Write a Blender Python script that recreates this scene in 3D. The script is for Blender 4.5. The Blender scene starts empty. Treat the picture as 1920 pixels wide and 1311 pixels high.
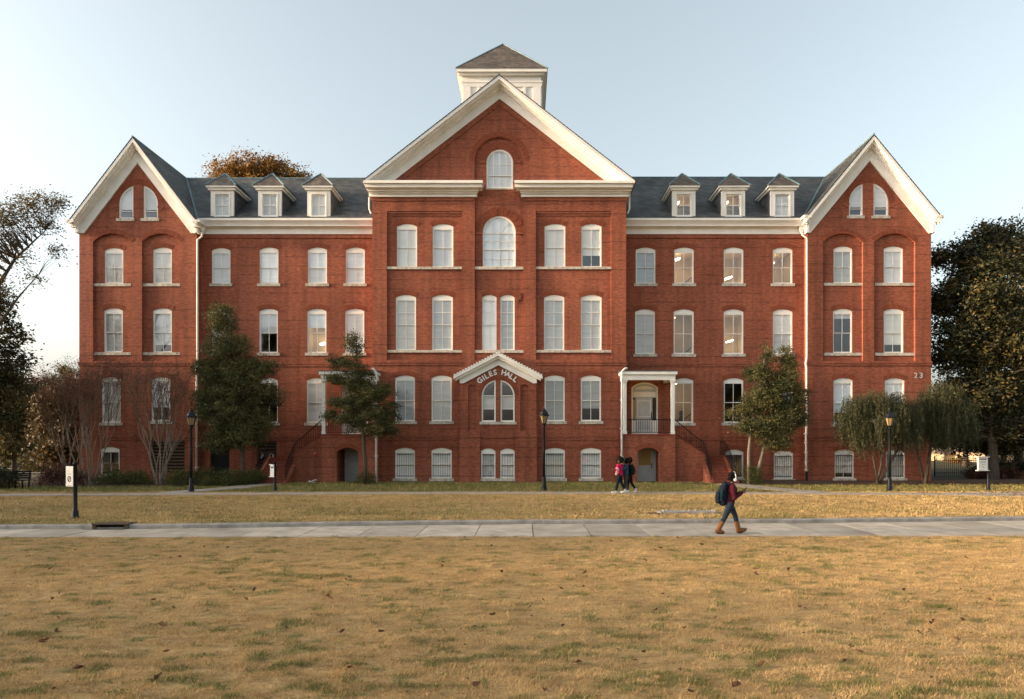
import bpy, bmesh, math, random
import numpy as np
from mathutils import Vector, Matrix
from mathutils.geometry import delaunay_2d_cdt

# ------------------------------------------------------------------ camera, sky, sun, exposure
sc = bpy.context.scene
C = sc.collection
EYE = 2.45
FPX = 1280.0
cam = bpy.data.objects.new('camera', bpy.data.cameras.new('camera'))
C.objects.link(cam)
cam.location = (0, 0, EYE)
cam.rotation_euler = (math.radians(90), 0, 0)
cam.data.sensor_width = 36.0
cam.data.lens = 24.0
cam.data.shift_x = -24.0 / 1920
cam.data.shift_y = 174.5 / 1920
cam.data.clip_end = 6000
sc.camera = cam

SUN_EL = math.radians(10.0)
SUN_AZ = math.radians(-97.0)      # measured from +Y towards +X: left of the facade and a little in front of it
world = bpy.data.worlds.new('World')
sc.world = world
world.use_nodes = True
wn, wl = world.node_tree.nodes, world.node_tree.links
wn.clear()
sky = wn.new('ShaderNodeTexSky')
sky.sky_type = 'NISHITA'
sky.sun_disc = False
sky.sun_elevation = SUN_EL
sky.sun_rotation = SUN_AZ
sky.altitude = 0
sky.air_density = 1.0
sky.dust_density = 4.8
sky.ozone_density = 1.3
hsv = wn.new('ShaderNodeHueSaturation')
hsv.inputs['Saturation'].default_value = 0.46
hsv.inputs['Hue'].default_value = 0.476
bg = wn.new('ShaderNodeBackground')
bg.inputs['Strength'].default_value = 0.15
wo = wn.new('ShaderNodeOutputWorld')
wl.new(sky.outputs[0], hsv.inputs['Color'])
wl.new(hsv.outputs[0], bg.inputs['Color'])
wl.new(bg.outputs[0], wo.inputs['Surface'])

sun = bpy.data.objects.new('sun', bpy.data.lights.new('sun', 'SUN'))
C.objects.link(sun)
sun.data.energy = 2.8
sun.data.angle = math.radians(5.0)
sun.data.color = (1.0, 0.72, 0.42)
sdir = Vector((math.sin(SUN_AZ) * math.cos(SUN_EL), math.cos(SUN_AZ) * math.cos(SUN_EL), math.sin(SUN_EL)))
sun.rotation_euler = sdir.to_track_quat('Z', 'Y').to_euler()
sun.location = (-40, -10, 40)

sc.view_settings.view_transform = 'Standard'
sc.view_settings.look = 'None'
sc.view_settings.gamma = 1.0
sc.view_settings.use_curve_mapping = False
sc.view_settings.exposure = 1.66
sc.cycles.max_bounces = 6
sc.cycles.transparent_max_bounces = 16
sc.cycles.use_denoising = True

# ------------------------------------------------------------------ helpers
random.seed(7)
RNG = np.random.default_rng(11)
PI = math.pi

def PX(px, Y): return (px - 984.0) * Y / FPX       # photograph column -> metres at depth Y
def PZ(py, Y): return EYE - (py - 830.0) * Y / FPX

def nodes_of(name):
    m = bpy.data.materials.new(name)
    m.use_nodes = True
    nt = m.node_tree
    return m, nt, nt.nodes['Principled BSDF']

def setv(p, **kw):
    for k, v in kw.items():
        p.inputs[k.replace('_', ' ')].default_value = v

def mat_noise(name, c1, c2, scale=4.0, rough=0.7, bump=0.0, detail=4.0, metal=0.0, stretch=None, bscale=None, lo=0.35, hi=0.65):
    m, nt, p = nodes_of(name)
    g = nt.nodes.new('ShaderNodeNewGeometry')
    src = g.outputs['Position']
    if stretch:
        mp = nt.nodes.new('ShaderNodeMapping'); mp.inputs['Scale'].default_value = stretch
        nt.links.new(src, mp.inputs['Vector']); src = mp.outputs[0]
    n = nt.nodes.new('ShaderNodeTexNoise'); n.inputs['Scale'].default_value = scale; n.inputs['Detail'].default_value = detail
    nt.links.new(src, n.inputs['Vector'])
    r = nt.nodes.new('ShaderNodeValToRGB')
    r.color_ramp.elements[0].position = lo; r.color_ramp.elements[1].position = hi
    r.color_ramp.elements[0].color = (*c1, 1); r.color_ramp.elements[1].color = (*c2, 1)
    nt.links.new(n.outputs['Fac'], r.inputs['Fac'])
    nt.links.new(r.outputs['Color'], p.inputs['Base Color'])
    setv(p, Roughness=rough, Metallic=metal)
    p.inputs['Specular IOR Level'].default_value = 0.2
    if bump:
        b = nt.nodes.new('ShaderNodeBump'); b.inputs['Strength'].default_value = bump; b.inputs['Distance'].default_value = 0.02
        n2 = n
        if bscale:
            n2 = nt.nodes.new('ShaderNodeTexNoise'); n2.inputs['Scale'].default_value = bscale; n2.inputs['Detail'].default_value = 5
            nt.links.new(src, n2.inputs['Vector'])
        nt.links.new(n2.outputs['Fac'], b.inputs['Height']); nt.links.new(b.outputs[0], p.inputs['Normal'])
    return m

def mat_brick(name, c1, c2, cm, dark, stain=1.0):
    m, nt, p = nodes_of(name)
    N, L = nt.nodes.new, nt.links.new
    g = N('ShaderNodeNewGeometry'); s = N('ShaderNodeSeparateXYZ'); L(g.outputs['Position'], s.inputs[0])
    a = N('ShaderNodeMath'); a.operation = 'ADD'; L(s.outputs['X'], a.inputs[0]); L(s.outputs['Y'], a.inputs[1])
    c = N('ShaderNodeCombineXYZ'); L(a.outputs[0], c.inputs['X']); L(s.outputs['Z'], c.inputs['Y'])
    b = N('ShaderNodeTexBrick')
    b.inputs['Scale'].default_value = 1.0; b.inputs['Brick Width'].default_value = 0.215; b.inputs['Row Height'].default_value = 0.076
    b.inputs['Mortar Size'].default_value = 0.006; b.inputs['Mortar Smooth'].default_value = 0.3; b.inputs['Bias'].default_value = -0.1
    b.inputs['Color1'].default_value = (*c1, 1); b.inputs['Color2'].default_value = (*c2, 1); b.inputs['Mortar'].default_value = (*cm, 1)
    L(c.outputs[0], b.inputs['Vector'])
    # darker header course every seventh row, broken along its length
    md = N('ShaderNodeMath'); md.operation = 'FLOORED_MODULO'; md.inputs[1].default_value = 0.532; L(s.outputs['Z'], md.inputs[0])
    lt = N('ShaderNodeMath'); lt.operation = 'LESS_THAN'; lt.inputs[1].default_value = 0.074; L(md.outputs[0], lt.inputs[0])
    mp = N('ShaderNodeMapping'); mp.inputs['Scale'].default_value = (0.55, 1.7, 1); L(c.outputs[0], mp.inputs['Vector'])
    n1 = N('ShaderNodeTexNoise'); n1.inputs['Scale'].default_value = 1.3; n1.inputs['Detail'].default_value = 5; L(mp.outputs[0], n1.inputs['Vector'])
    gt = N('ShaderNodeMapRange'); gt.inputs['From Min'].default_value = 0.42; gt.inputs['From Max'].default_value = 0.58; L(n1.outputs['Fac'], gt.inputs['Value'])
    mu = N('ShaderNodeMath'); mu.operation = 'MULTIPLY'; L(lt.outputs[0], mu.inputs[0]); L(gt.outputs[0], mu.inputs[1])
    mu2 = N('ShaderNodeMath'); mu2.operation = 'MULTIPLY'; mu2.inputs[1].default_value = 0.52; L(mu.outputs[0], mu2.inputs[0])
    mx = N('ShaderNodeMix'); mx.data_type = 'RGBA'; L(mu2.outputs[0], mx.inputs['Factor']); L(b.outputs['Color'], mx.inputs['A']); mx.inputs['B'].default_value = (*dark, 1)
    # single dark and pale bricks
    wn1 = N('ShaderNodeTexNoise'); wn1.inputs['Scale'].default_value = 1.0; wn1.inputs['Detail'].default_value = 2
    mp2 = N('ShaderNodeMapping'); mp2.inputs['Scale'].default_value = (4.4, 13.0, 1); L(c.outputs[0], mp2.inputs['Vector']); L(mp2.outputs[0], wn1.inputs['Vector'])
    r1 = N('ShaderNodeMapRange'); r1.inputs['From Min'].default_value = 0.30; r1.inputs['From Max'].default_value = 0.70
    r1.inputs['To Min'].default_value = 0.74; r1.inputs['To Max'].default_value = 1.24; L(wn1.outputs['Fac'], r1.inputs['Value'])
    # broad weathering
    n3 = N('ShaderNodeTexNoise'); n3.inputs['Scale'].default_value = 0.35; n3.inputs['Detail'].default_value = 6; L(g.outputs['Position'], n3.inputs['Vector'])
    r3 = N('ShaderNodeMapRange'); r3.inputs['From Min'].default_value = 0.3; r3.inputs['From Max'].default_value = 0.7
    r3.inputs['To Min'].default_value = 0.80; r3.inputs['To Max'].default_value = 1.18; L(n3.outputs['Fac'], r3.inputs['Value'])
    # rain streaks running down the wall
    mps = N('ShaderNodeMapping'); mps.inputs['Scale'].default_value = (2.6, 0.16, 1); L(c.outputs[0], mps.inputs['Vector'])
    n5 = N('ShaderNodeTexNoise'); n5.inputs['Scale'].default_value = 1.0; n5.inputs['Detail'].default_value = 5; L(mps.outputs[0], n5.inputs['Vector'])
    r5 = N('ShaderNodeMapRange'); r5.inputs['From Min'].default_value = 0.34; r5.inputs['From Max'].default_value = 0.56
    r5.inputs['To Min'].default_value = 0.80; r5.inputs['To Max'].default_value = 1.06; L(n5.outputs['Fac'], r5.inputs['Value'])
    m0 = N('ShaderNodeMath'); m0.operation = 'MULTIPLY'; L(r5.outputs[0], m0.inputs[0]); L(r3.outputs[0], m0.inputs[1])
    m1 = N('ShaderNodeMath'); m1.operation = 'MULTIPLY'; L(r1.outputs[0], m1.inputs[0]); L(m0.outputs[0], m1.inputs[1])
    vm = N('ShaderNodeVectorMath'); vm.operation = 'SCALE'; L(mx.outputs['Result'], vm.inputs[0]); L(m1.outputs[0], vm.inputs['Scale'])
    # lime flecks
    n4 = N('ShaderNodeTexNoise'); n4.inputs['Scale'].default_value = 7.0; n4.inputs['Detail'].default_value = 3; L(g.outputs['Position'], n4.inputs['Vector'])
    r4 = N('ShaderNodeMapRange'); r4.inputs['From Min'].default_value = 0.70; r4.inputs['From Max'].default_value = 0.78; r4.inputs['To Max'].default_value = 0.5 * stain; L(n4.outputs['Fac'], r4.inputs['Value'])
    mx2 = N('ShaderNodeMix'); mx2.data_type = 'RGBA'; L(r4.outputs[0], mx2.inputs['Factor']); L(vm.outputs[0], mx2.inputs['A']); mx2.inputs['B'].default_value = (0.42, 0.24, 0.16, 1)
    L(mx2.outputs['Result'], p.inputs['Base Color'])
    bu = N('ShaderNodeBump'); bu.inputs['Strength'].default_value = 0.35; bu.inputs['Distance'].default_value = 0.012; bu.invert = True
    L(b.outputs['Fac'], bu.inputs['Height']); L(bu.outputs[0], p.inputs['Normal'])
    setv(p, Roughness=0.85)
    p.inputs['Specular IOR Level'].default_value = 0.25
    return m

def mat_slate(name, c1, c2):
    m, nt, p = nodes_of(name)
    N, L = nt.nodes.new, nt.links.new
    g = N('ShaderNodeNewGeometry'); s = N('ShaderNodeSeparateXYZ'); L(g.outputs['Position'], s.inputs[0])
    a = N('ShaderNodeMath'); a.operation = 'ADD'; L(s.outputs['X'], a.inputs[0]); L(s.outputs['Y'], a.inputs[1])
    c = N('ShaderNodeCombineXYZ'); L(a.outputs[0], c.inputs['X']); L(s.outputs['Z'], c.inputs['Y'])
    b = N('ShaderNodeTexBrick'); b.inputs['Scale'].default_value = 1; b.inputs['Brick Width'].default_value = 0.26; b.inputs['Row Height'].default_value = 0.155
    b.inputs['Mortar Size'].default_value = 0.006; b.inputs['Color1'].default_value = (*c1, 1); b.inputs['Color2'].default_value = (*c2, 1)
    b.inputs['Mortar'].default_value = (c1[0] * .4, c1[1] * .4, c1[2] * .4, 1); L(c.outputs[0], b.inputs['Vector'])
    n = N('ShaderNodeTexNoise'); n.inputs['Scale'].default_value = 0.9; n.inputs['Detail'].default_value = 8; L(g.outputs['Position'], n.inputs['Vector'])
    r = N('ShaderNodeMapRange'); r.inputs['From Min'].default_value = .3; r.inputs['From Max'].default_value = .7; r.inputs['To Min'].default_value = .7; r.inputs['To Max'].default_value = 1.35
    L(n.outputs['Fac'], r.inputs['Value'])
    vm = N('ShaderNodeVectorMath'); vm.operation = 'SCALE'; L(b.outputs['Color'], vm.inputs[0]); L(r.outputs[0], vm.inputs['Scale'])
    L(vm.outputs[0], p.inputs['Base Color']); setv(p, Roughness=0.55)
    return m

def mat_plain(name, c, rough=0.6, metal=0.0, emit=None, es=0.0):
    m, nt, p = nodes_of(name)
    n = nt.nodes.new('ShaderNodeTexNoise'); n.inputs['Scale'].default_value = 9.0
    g = nt.nodes.new('ShaderNodeNewGeometry'); nt.links.new(g.outputs['Position'], n.inputs['Vector'])
    mx = nt.nodes.new('ShaderNodeMix'); mx.data_type = 'RGBA'; nt.links.new(n.outputs['Fac'], mx.inputs['Factor'])
    mx.inputs['A'].default_value = (c[0] * .85, c[1] * .85, c[2] * .85, 1)
    mx.inputs['B'].default_value = (min(1, c[0] * 1.12), min(1, c[1] * 1.12), min(1, c[2] * 1.12), 1)
    nt.links.new(mx.outputs['Result'], p.inputs['Base Color'])
    setv(p, Roughness=rough, Metallic=metal)
    p.inputs['Specular IOR Level'].default_value = 0.25
    if emit:
        p.inputs['Emission Color'].default_value = (*emit, 1); p.inputs['Emission Strength'].default_value = es
    return m

def mat_glass(name, tint=(1, 1, 1), ior=1.5):
    m = bpy.data.materials.new(name); m.use_nodes = True
    nt = m.node_tree; nt.nodes.clear(); N, L = nt.nodes.new, nt.links.new
    t = N('ShaderNodeBsdfTransparent'); t.inputs['Color'].default_value = (*tint, 1)
    gl = N('ShaderNodeBsdfGlossy'); gl.inputs['Roughness'].default_value = 0.03; gl.inputs['Color'].default_value = (0.9, 0.92, 0.95, 1)
    nn = N('ShaderNodeTexNoise'); nn.inputs['Scale'].default_value = 1.6
    bu = N('ShaderNodeBump'); bu.inputs['Strength'].default_value = 0.06; bu.inputs['Distance'].default_value = 0.03
    g = N('ShaderNodeNewGeometry'); L(g.outputs['Position'], nn.inputs['Vector']); L(nn.outputs['Fac'], bu.inputs['Height']); L(bu.outputs[0], gl.inputs['Normal'])
    mx = N('ShaderNodeMixShader'); mx.inputs[0].default_value = 0.08; L(t.outputs[0], mx.inputs[1]); L(gl.outputs[0], mx.inputs[2])
    o = N('ShaderNodeOutputMaterial'); L(mx.outputs[0], o.inputs['Surface'])
    return m

def mat_leaf(name, c1, c2, c3=None, trans=0.25):
    """foliage: colour by the per-vertex 'shade' attribute of each leaf"""
    m = bpy.data.materials.new(name); m.use_nodes = True
    nt = m.node_tree; p = nt.nodes['Principled BSDF']; N, L = nt.nodes.new, nt.links.new
    a = N('ShaderNodeAttribute'); a.attribute_name = 'shade'
    r = N('ShaderNodeValToRGB'); r.color_ramp.elements[0].color = (*c1, 1); r.color_ramp.elements[1].color = (*(c3 or c2), 1)
    e = r.color_ramp.elements.new(0.55); e.color = (*c2, 1)
    L(a.outputs['Fac'], r.inputs['Fac']); L(r.outputs[0], p.inputs['Base Color'])
    setv(p, Roughness=0.6)
    p.inputs['Specular IOR Level'].default_value = 0.3
    if trans:
        tr = N('ShaderNodeBsdfTranslucent'); L(r.outputs[0], tr.inputs['Color'])
        mx = N('ShaderNodeMixShader'); mx.inputs[0].default_value = trans
        L(p.outputs[0], mx.inputs[1]); L(tr.outputs[0], mx.inputs[2]); L(mx.outputs[0], nt.nodes['Material Output'].inputs['Surface'])
    return m

M = {}
M['brick'] = mat_brick('red_brick', (0.315, 0.096, 0.052), (0.245, 0.076, 0.043), (0.215, 0.075, 0.045), (0.115, 0.036, 0.022))
M['brick_arch'] = mat_noise('arch_brick', (0.185, 0.050, 0.027), (0.27, 0.076, 0.038), 9, 0.85, 0.3)
M['white'] = mat_noise('white_paint', (0.77, 0.74, 0.67), (0.85, 0.83, 0.77), 1.4, 0.55, 0.0, 6)
M['stone'] = mat_noise('limestone', (0.36, 0.31, 0.25), (0.62, 0.55, 0.46), 6, 0.85, 0.3, 6)
M['slate'] = mat_slate('roof_slate', (0.052, 0.056, 0.057), (0.118, 0.119, 0.113))
M['slate2'] = mat_slate('brown_slate', (0.085, 0.066, 0.050), (0.17, 0.135, 0.105))
M['copper'] = mat_noise('patina_metal', (0.10, 0.17, 0.19), (0.17, 0.25, 0.27), 5, 0.5, 0.1)
M['glass'] = mat_glass('window_glass')
M['blind'] = mat_noise('white_blind', (0.86, 0.87, 0.85), (0.92, 0.93, 0.91), 2.0, 0.8, stretch=(0.4, 1, 3))
M['blind_grey'] = mat_noise('grey_blind', (0.47, 0.48, 0.46), (0.56, 0.57, 0.55), 2.0, 0.8, stretch=(0.4, 1, 3))  # greyer tone paints in the weaker light and reflection at some windows
M['blind_cream'] = mat_noise('cream_blind', (0.68, 0.67, 0.63), (0.76, 0.75, 0.71), 2.0, 0.8, stretch=(0.4, 1, 3))
for k_ in list(M):
    if k_.startswith('blind'):
        base_ = M[k_].node_tree.nodes['Color Ramp'].color_ramp.elements
        for j_, (f_, t_) in enumerate(((0.80, (1.0, 0.98, 0.93)), (0.92, (0.95, 1.0, 1.04)), (0.70, (0.96, 1.0, 1.03)))):
            m_ = M[k_].copy(); m_.name = M[k_].name + '_tinted%d' % j_; M['%s_%d' % (k_, j_)] = m_  # brightness and warm or cool tint stand in for varied window reflections
            for e_ in m_.node_tree.nodes['Color Ramp'].color_ramp.elements:
                c_ = e_.color; e_.color = (min(1, c_[0] * f_ * t_[0]), min(1, c_[1] * f_ * t_[1]), min(1, c_[2] * f_ * t_[2]), 1)
BR = random.Random(23)
def pick_blind(k): return M[BR.choice([k, k, k + '_0', k + '_1', k + '_2'])]
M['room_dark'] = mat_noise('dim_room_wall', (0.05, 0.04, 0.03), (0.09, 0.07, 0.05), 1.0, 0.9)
M['room_warm'] = mat_noise('beige_room_wall', (0.55, 0.42, 0.25), (0.62, 0.48, 0.30), 1.0, 0.9)
M['lamp_lit'] = mat_plain('fluorescent_tube', (0.9, 0.85, 0.75), 0.5, 0, (1.0, 0.80, 0.50), 5.0)
M['bulb_lit'] = mat_plain('porch_bulb', (0.9, 0.8, 0.6), 0.5, 0, (1.0, 0.70, 0.32), 6.0)
M['iron'] = mat_noise('black_iron', (0.004, 0.004, 0.005), (0.010, 0.010, 0.011), 12, 0.5)
M['post'] = mat_noise('dark_post_paint', (0.004, 0.005, 0.007), (0.009, 0.011, 0.016), 10, 0.45)
M['wood'] = mat_noise('brown_louvre', (0.085, 0.045, 0.028), (0.15, 0.085, 0.055), 6, 0.8, stretch=(0.5, 1, 4))
M['door_grey'] = mat_noise('door_paint', (0.46, 0.46, 0.45), (0.54, 0.54, 0.53), 3, 0.5)
M['amber_lit_pane'] = mat_plain('amber_lit_glass', (0.42, 0.25, 0.07), 0.25)  # warm light behind the door pane is put into the glass colour
M['concrete'] = mat_noise('concrete', (0.33, 0.288, 0.235), (0.52, 0.455, 0.375), 1.1, 0.9, 0.25, 10, bscale=40)
for j_, f_ in enumerate((0.84, 0.93, 1.06)):
    M['concrete%d' % j_] = mat_noise('concrete_slab%d' % j_, (0.29 * f_, 0.246 * f_, 0.195 * f_), (0.52 * f_, 0.45 * f_, 0.36 * f_), 0.9 + .5 * j_, 0.9, 0.25, 12, bscale=40, lo=.25, hi=.7)
M['curb'] = mat_noise('curb_concrete', (0.22, 0.205, 0.185), (0.36, 0.33, 0.29), 3.0, 0.9, 0.3, 8, bscale=30)
M['path'] = mat_noise('path_concrete', (0.30, 0.255, 0.205), (0.40, 0.345, 0.28), 2.0, 0.9, 0.2, 8, bscale=40)
M['step'] = mat_noise('step_brick', (0.17, 0.042, 0.028), (0.26, 0.062, 0.036), 7, 0.85, 0.3)
M['letter'] = mat_plain('white_letter', (0.75, 0.74, 0.71), 0.5)
M['letter_grey'] = mat_plain('grey_letter', (0.50, 0.47, 0.43), 0.5)
M['blue'] = mat_plain('navy_print', (0.008, 0.014, 0.040), 0.5)
M['print_grey'] = mat_plain('grey_print', (0.28, 0.28, 0.29), 0.6)
M['sign'] = mat_plain('sign_white', (0.68, 0.66, 0.61), 0.5)
M['drain'] = mat_plain('drain_dark', (0.02, 0.018, 0.016), 0.9)
M['rust'] = mat_noise('rusty_drain_plate', (0.05, 0.036, 0.028), (0.10, 0.07, 0.05), 8, 0.8)
M['bell'] = mat_plain('red_bell', (0.42, 0.08, 0.05), 0.4)
M['mulch'] = mat_noise('mulch', (0.045, 0.028, 0.018), (0.11, 0.07, 0.045), 14, 0.95, 0.8, 8)
M['bark'] = mat_noise('bark', (0.05, 0.038, 0.028), (0.12, 0.095, 0.07), 9, 0.95, 0.6, 6, stretch=(3, 3, 0.6))
M['bark_pale'] = mat_noise('pale_bark', (0.16, 0.12, 0.09), (0.30, 0.24, 0.18), 7, 0.9, 0.3, 6, stretch=(3, 3, 0.6))
M['twig'] = mat_noise('reddish_twig', (0.11, 0.066, 0.045), (0.19, 0.122, 0.085), 8, 0.9)

def fast_mesh(name, verts, faces, shade=None, green=None, smooth=False):
    verts = np.asarray(verts, dtype=np.float32); faces = np.asarray(faces, dtype=np.int32)
    me = bpy.data.meshes.new(name)
    k = faces.shape[1]
    me.vertices.add(len(verts)); me.vertices.foreach_set('co', verts.ravel())
    me.loops.add(faces.size); me.loops.foreach_set('vertex_index', faces.ravel())
    me.polygons.add(len(faces))
    me.polygons.foreach_set('loop_start', np.arange(0, faces.size, k, dtype=np.int32))
    me.polygons.foreach_set('loop_total', np.full(len(faces), k, dtype=np.int32))
    if smooth: me.polygons.foreach_set('use_smooth', np.ones(len(faces), dtype=bool))
    for nm, arr in (('shade', shade), ('green', green)):
        if arr is not None:
            at = me.attributes.new(nm, 'FLOAT', 'POINT'); at.data.foreach_set('value', np.asarray(arr, dtype=np.float32))
    me.update(calc_edges=True)
    return me

def link(name, me, mat=None, parent=None, loc=None):
    o = bpy.data.objects.new(name, me)
    C.objects.link(o)
    if mat is not None: me.materials.append(mat)
    if loc is not None: o.location = loc
    if parent is not None:
        o.parent = parent
        if loc is None and 'worldkids' in parent:
            o.matrix_parent_inverse = Matrix.Translation(-Vector(parent['worldkids']))
    return o

def empty(name, loc, worldkids=False):
    """an Empty at a thing's base; worldkids: its parts are modelled in world coordinates"""
    o = bpy.data.objects.new(name, None); C.objects.link(o); o.location = loc
    o.empty_display_size = 0.2
    if worldkids: o['worldkids'] = tuple(loc)
    return o

def tag(o, label=None, cat=None, group=None, kind=None):
    if label: o['label'] = label
    if cat: o['category'] = cat
    if group: o['group'] = group
    if kind: o['kind'] = kind
    return o

def copy_tree(o, parent=None):
    c = o.copy(); C.objects.link(c); c.parent = parent
    for ch in o.children: copy_tree(ch, c)
    return c

class MB:
    def __init__(s): s.v = []; s.f = []
    def box(s, x0, x1, y0, y1, z0, z1):
        n = len(s.v)
        s.v += [(x0, y0, z0), (x1, y0, z0), (x1, y1, z0), (x0, y1, z0), (x0, y0, z1), (x1, y0, z1), (x1, y1, z1), (x0, y1, z1)]
        s.f += [tuple(n + i for i in q) for q in ((0, 3, 2, 1), (4, 5, 6, 7), (0, 1, 5, 4), (1, 2, 6, 5), (2, 3, 7, 6), (3, 0, 4, 7))]
        return s
    def prism(s, poly, y0, y1):            # (x,z) outline extruded along Y
        n = len(s.v); k = len(poly)
        s.v += [(x, y0, z) for x, z in poly] + [(x, y1, z) for x, z in poly]
        s.f += [tuple(n + i for i in range(k)), tuple(n + k + i for i in reversed(range(k)))]
        s.f += [(n + i, n + k + i, n + k + (i + 1) % k, n + (i + 1) % k) for i in range(k)]
        return s
    def prismx(s, poly, x0, x1):           # (y,z) outline extruded along X
        n = len(s.v); k = len(poly)
        s.v += [(x0, y, z) for y, z in poly] + [(x1, y, z) for y, z in poly]
        s.f += [tuple(n + i for i in range(k)), tuple(n + k + i for i in reversed(range(k)))]
        s.f += [(n + i, n + k + i, n + k + (i + 1) % k, n + (i + 1) % k) for i in range(k)]
        return s
    def prismz(s, poly, z0, z1):           # (x,y) outline extruded along Z
        n = len(s.v); k = len(poly)
        s.v += [(x, y, z0) for x, y in poly] + [(x, y, z1) for x, y in poly]
        s.f += [tuple(n + i for i in range(k)), tuple(n + k + i for i in reversed(range(k)))]
        s.f += [(n + i, n + k + i, n + k + (i + 1) % k, n + (i + 1) % k) for i in range(k)]
        return s
    def ring(s, po, pi, y0, y1):           # frame between two outlines of equal length
        n = len(s.v); k = len(po)
        for y in (y0, y1): s.v += [(x, y, z) for x, z in po] + [(x, y, z) for x, z in pi]
        for i in range(k):
            j = (i + 1) % k
            s.f += [(n + i, n + j, n + k + j, n + k + i), (n + 2 * k + i, n + 3 * k + i, n + 3 * k + j, n + 2 * k + j),
                    (n + i, n + 2 * k + i, n + 2 * k + j, n + j), (n + k + i, n + k + j, n + 3 * k + j, n + 3 * k + i)]
        return s
    def poly(s, pts):
        n = len(s.v); s.v += [tuple(p) for p in pts]; s.f.append(tuple(range(n, n + len(pts)))); return s
    def tube(s, pts, rad, k=6, caps=True):
        pts = [Vector(p) for p in pts]
        if not hasattr(rad, '__len__'): rad = [rad] * len(pts)
        n = len(s.v); up = None
        for i, p in enumerate(pts):
            d = (pts[min(i + 1, len(pts) - 1)] - pts[max(i - 1, 0)])
            d = d.normalized() if d.length > 1e-9 else Vector((0, 0, 1))
            if up is None: up = Vector((1, 0, 0)) if abs(d.x) < 0.8 else Vector((0, 1, 0))
            a = (up - d * up.dot(d)).normalized(); b = d.cross(a); up = a
            for q in range(k):
                t = 2 * PI * q / k
                s.v.append(tuple(p + (a * math.cos(t) + b * math.sin(t)) * rad[i]))
        for i in range(len(pts) - 1):
            for q in range(k):
                r = (q + 1) % k
                s.f.append((n + i * k + q, n + i * k + r, n + (i + 1) * k + r, n + (i + 1) * k + q))
        if caps:
            s.f.append(tuple(n + q for q in reversed(range(k)))); e = n + (len(pts) - 1) * k
            s.f.append(tuple(e + q for q in range(k)))
        return s
    def lathe(s, prof, k=12, c=(0, 0, 0), sx=1.0, sy=1.0, rot=0.0):
        n = len(s.v)
        for r, z in prof:
            for q in range(k):
                t = 2 * PI * q / k + rot
                s.v.append((c[0] + r * math.cos(t) * sx, c[1] + r * math.sin(t) * sy, c[2] + z))
        for i in range(len(prof) - 1):
            for q in range(k):
                r = (q + 1) % k
                s.f.append((n + i * k + q, n + i * k + r, n + (i + 1) * k + r, n + (i + 1) * k + q))
        s.f.append(tuple(n + q for q in reversed(range(k)))); e = n + (len(prof) - 1) * k
        s.f.append(tuple(e + q for q in range(k)))
        return s
    def ball(s, c, rx, ry, rz, k=12, m=8):
        prof = [(max(1e-3, math.sin(PI * i / m)), -math.cos(PI * i / m)) for i in range(m + 1)]
        n = len(s.v)
        for r, z in prof:
            for q in range(k):
                t = 2 * PI * q / k
                s.v.append((c[0] + r * math.cos(t) * rx, c[1] + r * math.sin(t) * ry, c[2] + z * rz))
        for i in range(m):
            for q in range(k):
                r = (q + 1) % k
                s.f.append((n + i * k + q, n + i * k + r, n + (i + 1) * k + r, n + (i + 1) * k + q))
        s.f.append(tuple(n + q for q in reversed(range(k)))); e = n + m * k
        s.f.append(tuple(e + q for q in range(k)))
        return s
    def mesh(s, name, smooth=False, fix=True):
        me = bpy.data.meshes.new(name)
        me.from_pydata(s.v, [], s.f)
        if fix:
            bm = bmesh.new(); bm.from_mesh(me); bmesh.ops.recalc_face_normals(bm, faces=bm.faces); bm.to_mesh(me); bm.free()
        if smooth:
            for p in me.polygons: p.use_smooth = True
        return me
    def build(s, name, mat, parent=None, smooth=False, fix=True, loc=None):
        return link(name, s.mesh(name, smooth, fix), mat, parent, loc)

# ---- 2D outlines (x, z), counter-clockwise
def rect(x0, x1, z0, z1): return [(x0, z0), (x1, z0), (x1, z1), (x0, z1)]
def arch(x0, x1, z0, z1, rise, n=10):
    w = x1 - x0; R = (w * w / 4 + rise * rise) / (2 * rise); zc = z1 - R; xc = (x0 + x1) / 2
    a = math.asin(min(1, w / 2 / R)); 
    if rise > w / 2 - 1e-6: a = PI / 2
    top = [(xc + R * math.sin(a - 2 * a * i / n), zc + R * math.cos(a - 2 * a * i / n)) for i in range(n + 1)]
    return [(x0, z0), (x1, z0)] + top
def clip(poly, nx, nz, d):                 # keep nx*x + nz*z <= d
    out = []
    for i in range(len(poly)):
        a, b = poly[i], poly[(i + 1) % len(poly)]
        da, db = nx * a[0] + nz * a[1] - d, nx * b[0] + nz * b[1] - d
        if da <= 0: out.append(a)
        if (da < 0 < db) or (db < 0 < da):
            t = da / (da - db); out.append((a[0] + (b[0] - a[0]) * t, a[1] + (b[1] - a[1]) * t))
    return out
def band(poly, x0=None, x1=None, z0=None, z1=None):
    if x0 is not None: poly = clip(poly, -1, 0, -x0)
    if x1 is not None: poly = clip(poly, 1, 0, x1)
    if z0 is not None: poly = clip(poly, 0, -1, -z0)
    if z1 is not None: poly = clip(poly, 0, 1, z1)
    return poly
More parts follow.
